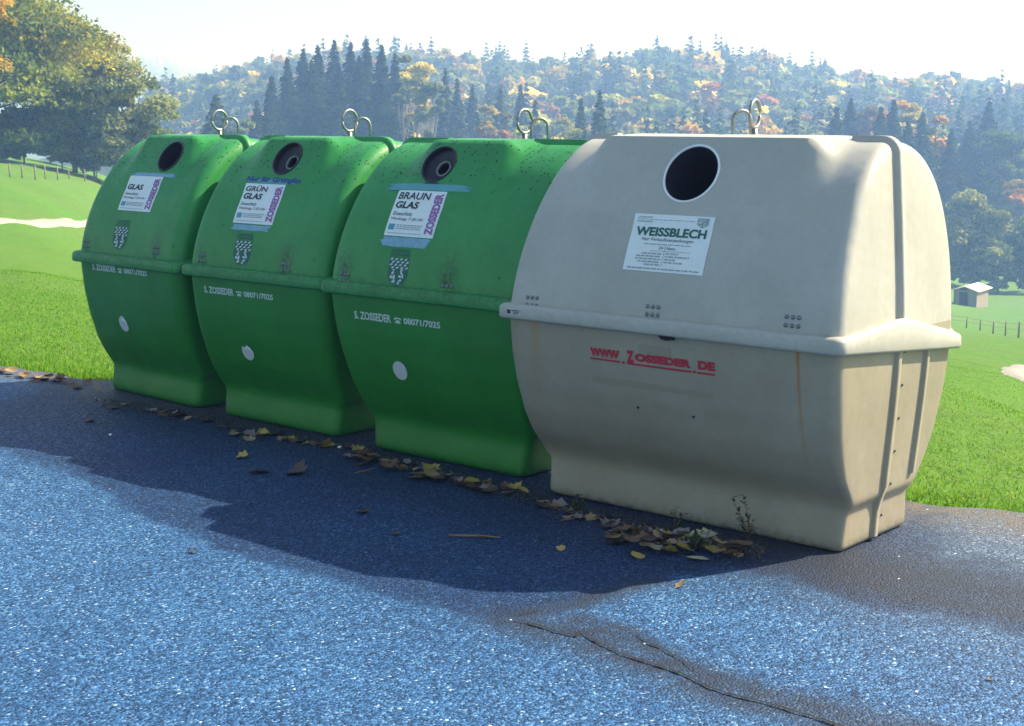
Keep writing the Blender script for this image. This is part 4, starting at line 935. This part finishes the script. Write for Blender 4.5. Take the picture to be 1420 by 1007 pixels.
# ------------------------------------------------------------------ fallen leaves, twigs, weeds
LM = {k: simple('dead_leaf_'+k, c, .7, 0, .3, 60) for k, c in dict(brown=(.16, .085, .04), dark=(.075, .045, .035), tan=(.30, .20, .10), yellow=(.36, .26, .06), pale=(.40, .35, .22), grey=(.20, .17, .16)).items()}
def leaf_shape(kind, seed):
    r = np.random.default_rng(seed)
    if kind == 0: pts = [(0, -.5), (.12, -.3), (.42, -.34), (.30, -.12), (.55, .08), (.30, .12), (.34, .36), (.12, .26), (0, .55), (-.12, .26), (-.34, .36), (-.30, .12), (-.55, .08), (-.30, -.12), (-.42, -.34), (-.12, -.3)]
    else: pts = [(.30*math.sin(t)*(1+.06*math.sin(6*t)), .5*-math.cos(t)) for t in np.linspace(0, 2*math.pi, 15)[:-1]]
    P = np.array(pts)*(1+r.normal(0, .08, (len(pts), 1))); P = P*np.where(np.hypot(P[:, 0], P[:, 1])[:, None] < .36, 1.22, .9); cl = r.uniform(.4, 1.3); tw = r.uniform(-.6, .6)
    z = lambda p: cl*(p[:, 0]**2)*.9+.35*cl*(p[:, 1]**2)+tw*p[:, 0]*p[:, 1]
    inner = P*.45; n = len(P); V = np.concatenate([np.c_[P, z(P)], np.c_[inner, z(inner)], [[0, 0, 0]]]); V[:, 2] -= V[:, 2].min()
    f = [[i, (i+1) % n, n+(i+1) % n, n+i] for i in range(n)]+[[n+i, n+(i+1) % n, 2*n] for i in range(n)]
    stalk = [len(V), len(V)+1, len(V)+2]; V = np.concatenate([V, [[-.012, P[0, 1], .02], [.012, P[0, 1], .02], [0, P[0, 1]-.35, .06]]]); f.append(stalk)
    return V, f
LEAFM = {}
for k in LM:
    for sh in range(4): V, f = leaf_shape(0 if sh < 3 else 1, sh*7+len(k)); LEAFM[k, sh] = mesh('fallen_leaf', V, f, LM[k])
def put_leaf(px, py, size, col, label, group, r, lift=0.):
    g = gnd(px, py); o = link('fallen_leaf', LEAFM[col, int(r.integers(0, 4))], label=label, cat='leaf', group=group)
    o.location = (g[0], g[1], .006+lift); o.rotation_euler = (r.normal(0, .22), r.normal(0, .22), r.uniform(0, 6.28)); o.scale = (size,)*3
    return o
rl = np.random.default_rng(5)
SOLO = [(335, 636, .085, 'yellow', 'yellow leaf lying alone on the shaded tarmac in front of the second green container'), (360, 656, .13, 'brown', 'large curled brown leaf on the tarmac, left of two beside each other'), (412, 657, .14, 'dark', 'large dark brown leaf on the tarmac, right of two beside each other'),
        (503, 712, .075, 'yellow', 'small yellow leaf on the tarmac in front of the brown glass container'), (778, 763, .045, 'yellow', 'tiny yellow leaf on the tarmac left of the beige container\'s leaf heap'), (884, 773, .08, 'yellow', 'yellow leaf just in front of the leaf heap at the beige container'),
        (967, 777, .10, 'pale', 'pale cream curled leaf at the front of the leaf heap'), (940, 814, .085, 'tan', 'tan leaf lying alone on the sunlit tarmac patch'), (125, 584, .09, 'brown', 'brown leaf on the tarmac in front of the far green container'),
        (268, 766, .035, 'dark', 'tiny dark leaf scrap on the sunlit tarmac at left'), (550, 742, .04, 'dark', 'tiny dark leaf scrap near the long twig'), (1372, 945, .022, 'dark', 'tiny dark speck of leaf at the lower right of the tarmac'), (155, 566, .12, 'brown', 'broad brown leaf at the foot of the far green container')]
for px, py, sz, c, lb in SOLO: put_leaf(px, py, sz, c, lb, None, rl)
def heap(n, line, spread, cols, lb, grp, szr=(.05, .10), up=0.):
    L = np.array(line, float)
    for _ in range(n):
        t = rl.random()*(len(L)-1); i = int(t); p = L[i]+(L[i+1]-L[i])*(t-i); k = abs(rl.normal(0, 1))
        put_leaf(p[0]+rl.normal(0, 4), p[1]+2+k*spread, rl.uniform(*szr), cols[rl.integers(0, len(cols))], lb, grp, rl, rl.random()*up)
heap(14, [(158, 556), (296, 579)], 4, ['brown', 'dark', 'tan', 'grey'], 'brown fallen leaf along the foot of the far green container', 'leaves at the far green container')
heap(26, [(300, 587), (492, 622)], 6, ['brown', 'dark', 'tan', 'tan', 'grey', 'yellow'], 'brown or tan fallen leaf along the foot of the second green container', 'leaves at the second green container')
heap(62, [(486, 628), (540, 642), (640, 664), (722, 682)], 6, ['brown', 'brown', 'tan', 'dark', 'tan', 'yellow', 'grey'], 'fallen leaf in the litter along the foot of the brown glass container', 'leaves at the brown glass container', (.05, .11), .03)
heap(22, [(745, 694), (860, 726)], 6, ['brown', 'dark', 'tan', 'grey'], 'fallen leaf in the sparse litter at the left foot of the beige container', 'leaves at the left foot of the beige container')
heap(74, [(850, 738), (935, 752), (1030, 764)], 8, ['brown', 'brown', 'brown', 'tan', 'grey', 'yellow', 'tan', 'dark', 'dark', 'pale'], 'fallen leaf in the heap in front of the beige container', 'leaves in the heap at the beige container', (.05, .105), .05)
heap(26, [(0, 514), (60, 522), (140, 536)], 3, ['brown', 'brown', 'tan'], 'brown fallen leaf on the grass verge at far left', 'leaves on the left verge', (.06, .10), .02)
M['twig'] = simple('twig_bark', (.22, .13, .08), .85, 0, .3, 40)
def twig(a, b, r0, lb):
    A, B = gnd(*a), gnd(*b); m = (A+B)/2+[0.01, .015, .006]; A[2] += .008; B[2] += .008
    link('twig', mesh('twig', *joinm([tube([A, (A+m)/2, m, (m+B)/2+[0, .004, 0], B], [r0*.6, r0, r0, r0*.8, r0*.4], 6), tube([m, m+(B-A)*.22+[0, -.03, .01]], [r0*.6, r0*.25], 5)]), M['twig']), label=lb, cat='twig')
twig((622, 745), (694, 748), .006, 'long reddish twig lying on the tarmac in front of the gap'); twig((778, 724), (822, 718), .004, 'thin pale twig near the left foot of the beige container'); twig((492, 658), (522, 651), .004, 'short twig in the litter of the brown glass container')
def weed(px, py, h, n, label, tint, seed):
    g = gnd(px, py); r = np.random.default_rng(seed); root = empty('weed', (g[0], g[1], 0), 0, label=label, cat='weed', group='weeds at the foot of the beige container'); st, C, A_, B_ = [], [], [], []
    for k in range(n):
        a = r.uniform(0, 6.28); l = h*r.uniform(.55, 1); tip = np.array([math.cos(a)*l*.45, math.sin(a)*l*.45, l]); P = [np.zeros(3), tip*[.35, .35, .5], tip]; st.append(tube(P, [.002, .0016, .001], 4))
        for t in np.linspace(.25, 1, 9):
            p = tip*[t*.9, t*.9, t]; d = rdir(r, 1)[0]; d[2] = abs(d[2])*.5; s_ = .011*r.uniform(.7, 1.4); C.append(p+d*s_); A_.append(d*s_); q = np.cross(d, [0, 0, 1.]); B_.append(q/np.linalg.norm(q)*s_*.42)
    V, Fc = quads(np.array(C), np.array(A_), np.array(B_)); c = np.repeat(np.array([tint])*r.uniform(.7, 1.3, (len(C), 1)), 4, 0)
    link('foliage', mesh('foliage', V, Fc, M['leaf'], smooth=False, attrs={'col': c}), root); link('stem', mesh('stem', *joinm(st), M['twig']), root)
weed(1040, 752, .20, 7, 'feathery dark weed against the beige container near its right corner', (.06, .085, .06), 1)
weed(962, 766, .09, 9, 'low green weed in the middle of the leaf heap', (.05, .12, .04), 2)
weed(935, 742, .12, 4, 'thin sprig standing behind the leaf heap against the beige container', (.06, .08, .04), 3)
weed(800, 712, .08, 6, 'small grassy weed at the left foot of the beige container', (.06, .10, .03), 4)
# moss, soil crumbs and grit along the foot of the row
def grit():
    r = np.random.default_rng(9); L = np.array([(140, 552), (303, 580), (503, 622), (752, 692), (1000, 748), (1060, 760)], float); Vs, Fs, o = [], [], 0
    base = np.array([(1, 0, 0), (-1, 0, 0), (0, 1, 0), (0, -1, 0), (0, 0, 1), (0, 0, -.3)]); ff = [[0, 2, 4], [2, 1, 4], [1, 3, 4], [3, 0, 4], [2, 0, 5], [1, 2, 5], [3, 1, 5], [0, 3, 5]]
    for _ in range(1500):
        t = r.random()*(len(L)-1); i = int(t); p = L[i]+(L[i+1]-L[i])*(t-i)+[r.normal(0, 4), abs(r.normal(0, 9))]; g = gnd(*p); s_ = r.uniform(.003, .009)
        Vs.append(base*s_*r.uniform(.6, 1.3, (6, 3))+g+[0, 0, .004]); Fs += [[a+o for a in f] for f in ff]; o += 6
    link('grit', mesh('grit', np.concatenate(Vs), np.array(Fs), simple('soil_crumbs', (.07, .06, .05), .95, 0, .8, 40), smooth=False), kind='stuff', label='dark soil crumbs and grit along the foot of the containers', cat='soil')
grit()
for px, py, s_ in ((471, 622, .012), (697, 587, .008), (153, 604, .009)):
    g = gnd(px, py); r = np.random.default_rng(px); bm = bmesh.new(); bmesh.ops.create_icosphere(bm, subdivisions=2, radius=s_)
    for v in bm.verts: v.co = v.co*(1+r.normal(0, .08)); v.co.z *= .7
    me = bpy.data.meshes.new('pebble'); bm.to_mesh(me); bm.free(); me.materials.append(M['paper']); o = link('pebble', me, label={471: 'small white pebble at the gap between second and third green containers', 697: 'tiny pale pebble at the beige container\'s far foot', 153: 'pale pebble on the tarmac before the far green container'}[px], cat='pebble'); o.location = (g[0], g[1], s_*.6)

# ------------------------------------------------------------------ the hazy autumn air
zlo = float(min(TZ.min(), -60))-1.5
hb = bpy.data.materials.new('haze_air'); hb.use_nodes = True; hn = hb.node_tree; hn.nodes.clear()
vo = hn.nodes.new('ShaderNodeVolumePrincipled'); oo = hn.nodes.new('ShaderNodeOutputMaterial'); hn.links.new(vo.outputs[0], oo.inputs['Volume'])
vo.inputs['Color'].default_value = (.27, .46, 1., 1); vo.inputs['Absorption Color'].default_value = (1, 1, 1, 1); vo.inputs['Density'].default_value = .0017; vo.inputs['Anisotropy'].default_value = .35
V, f = boxm(0, 0, (zlo+132)/2, 6100, 6100, 132-zlo)
link('haze', mesh('haze', V, f, hb, smooth=False), kind='stuff', label='pale blue autumn haze filling the valley air', cat='haze')
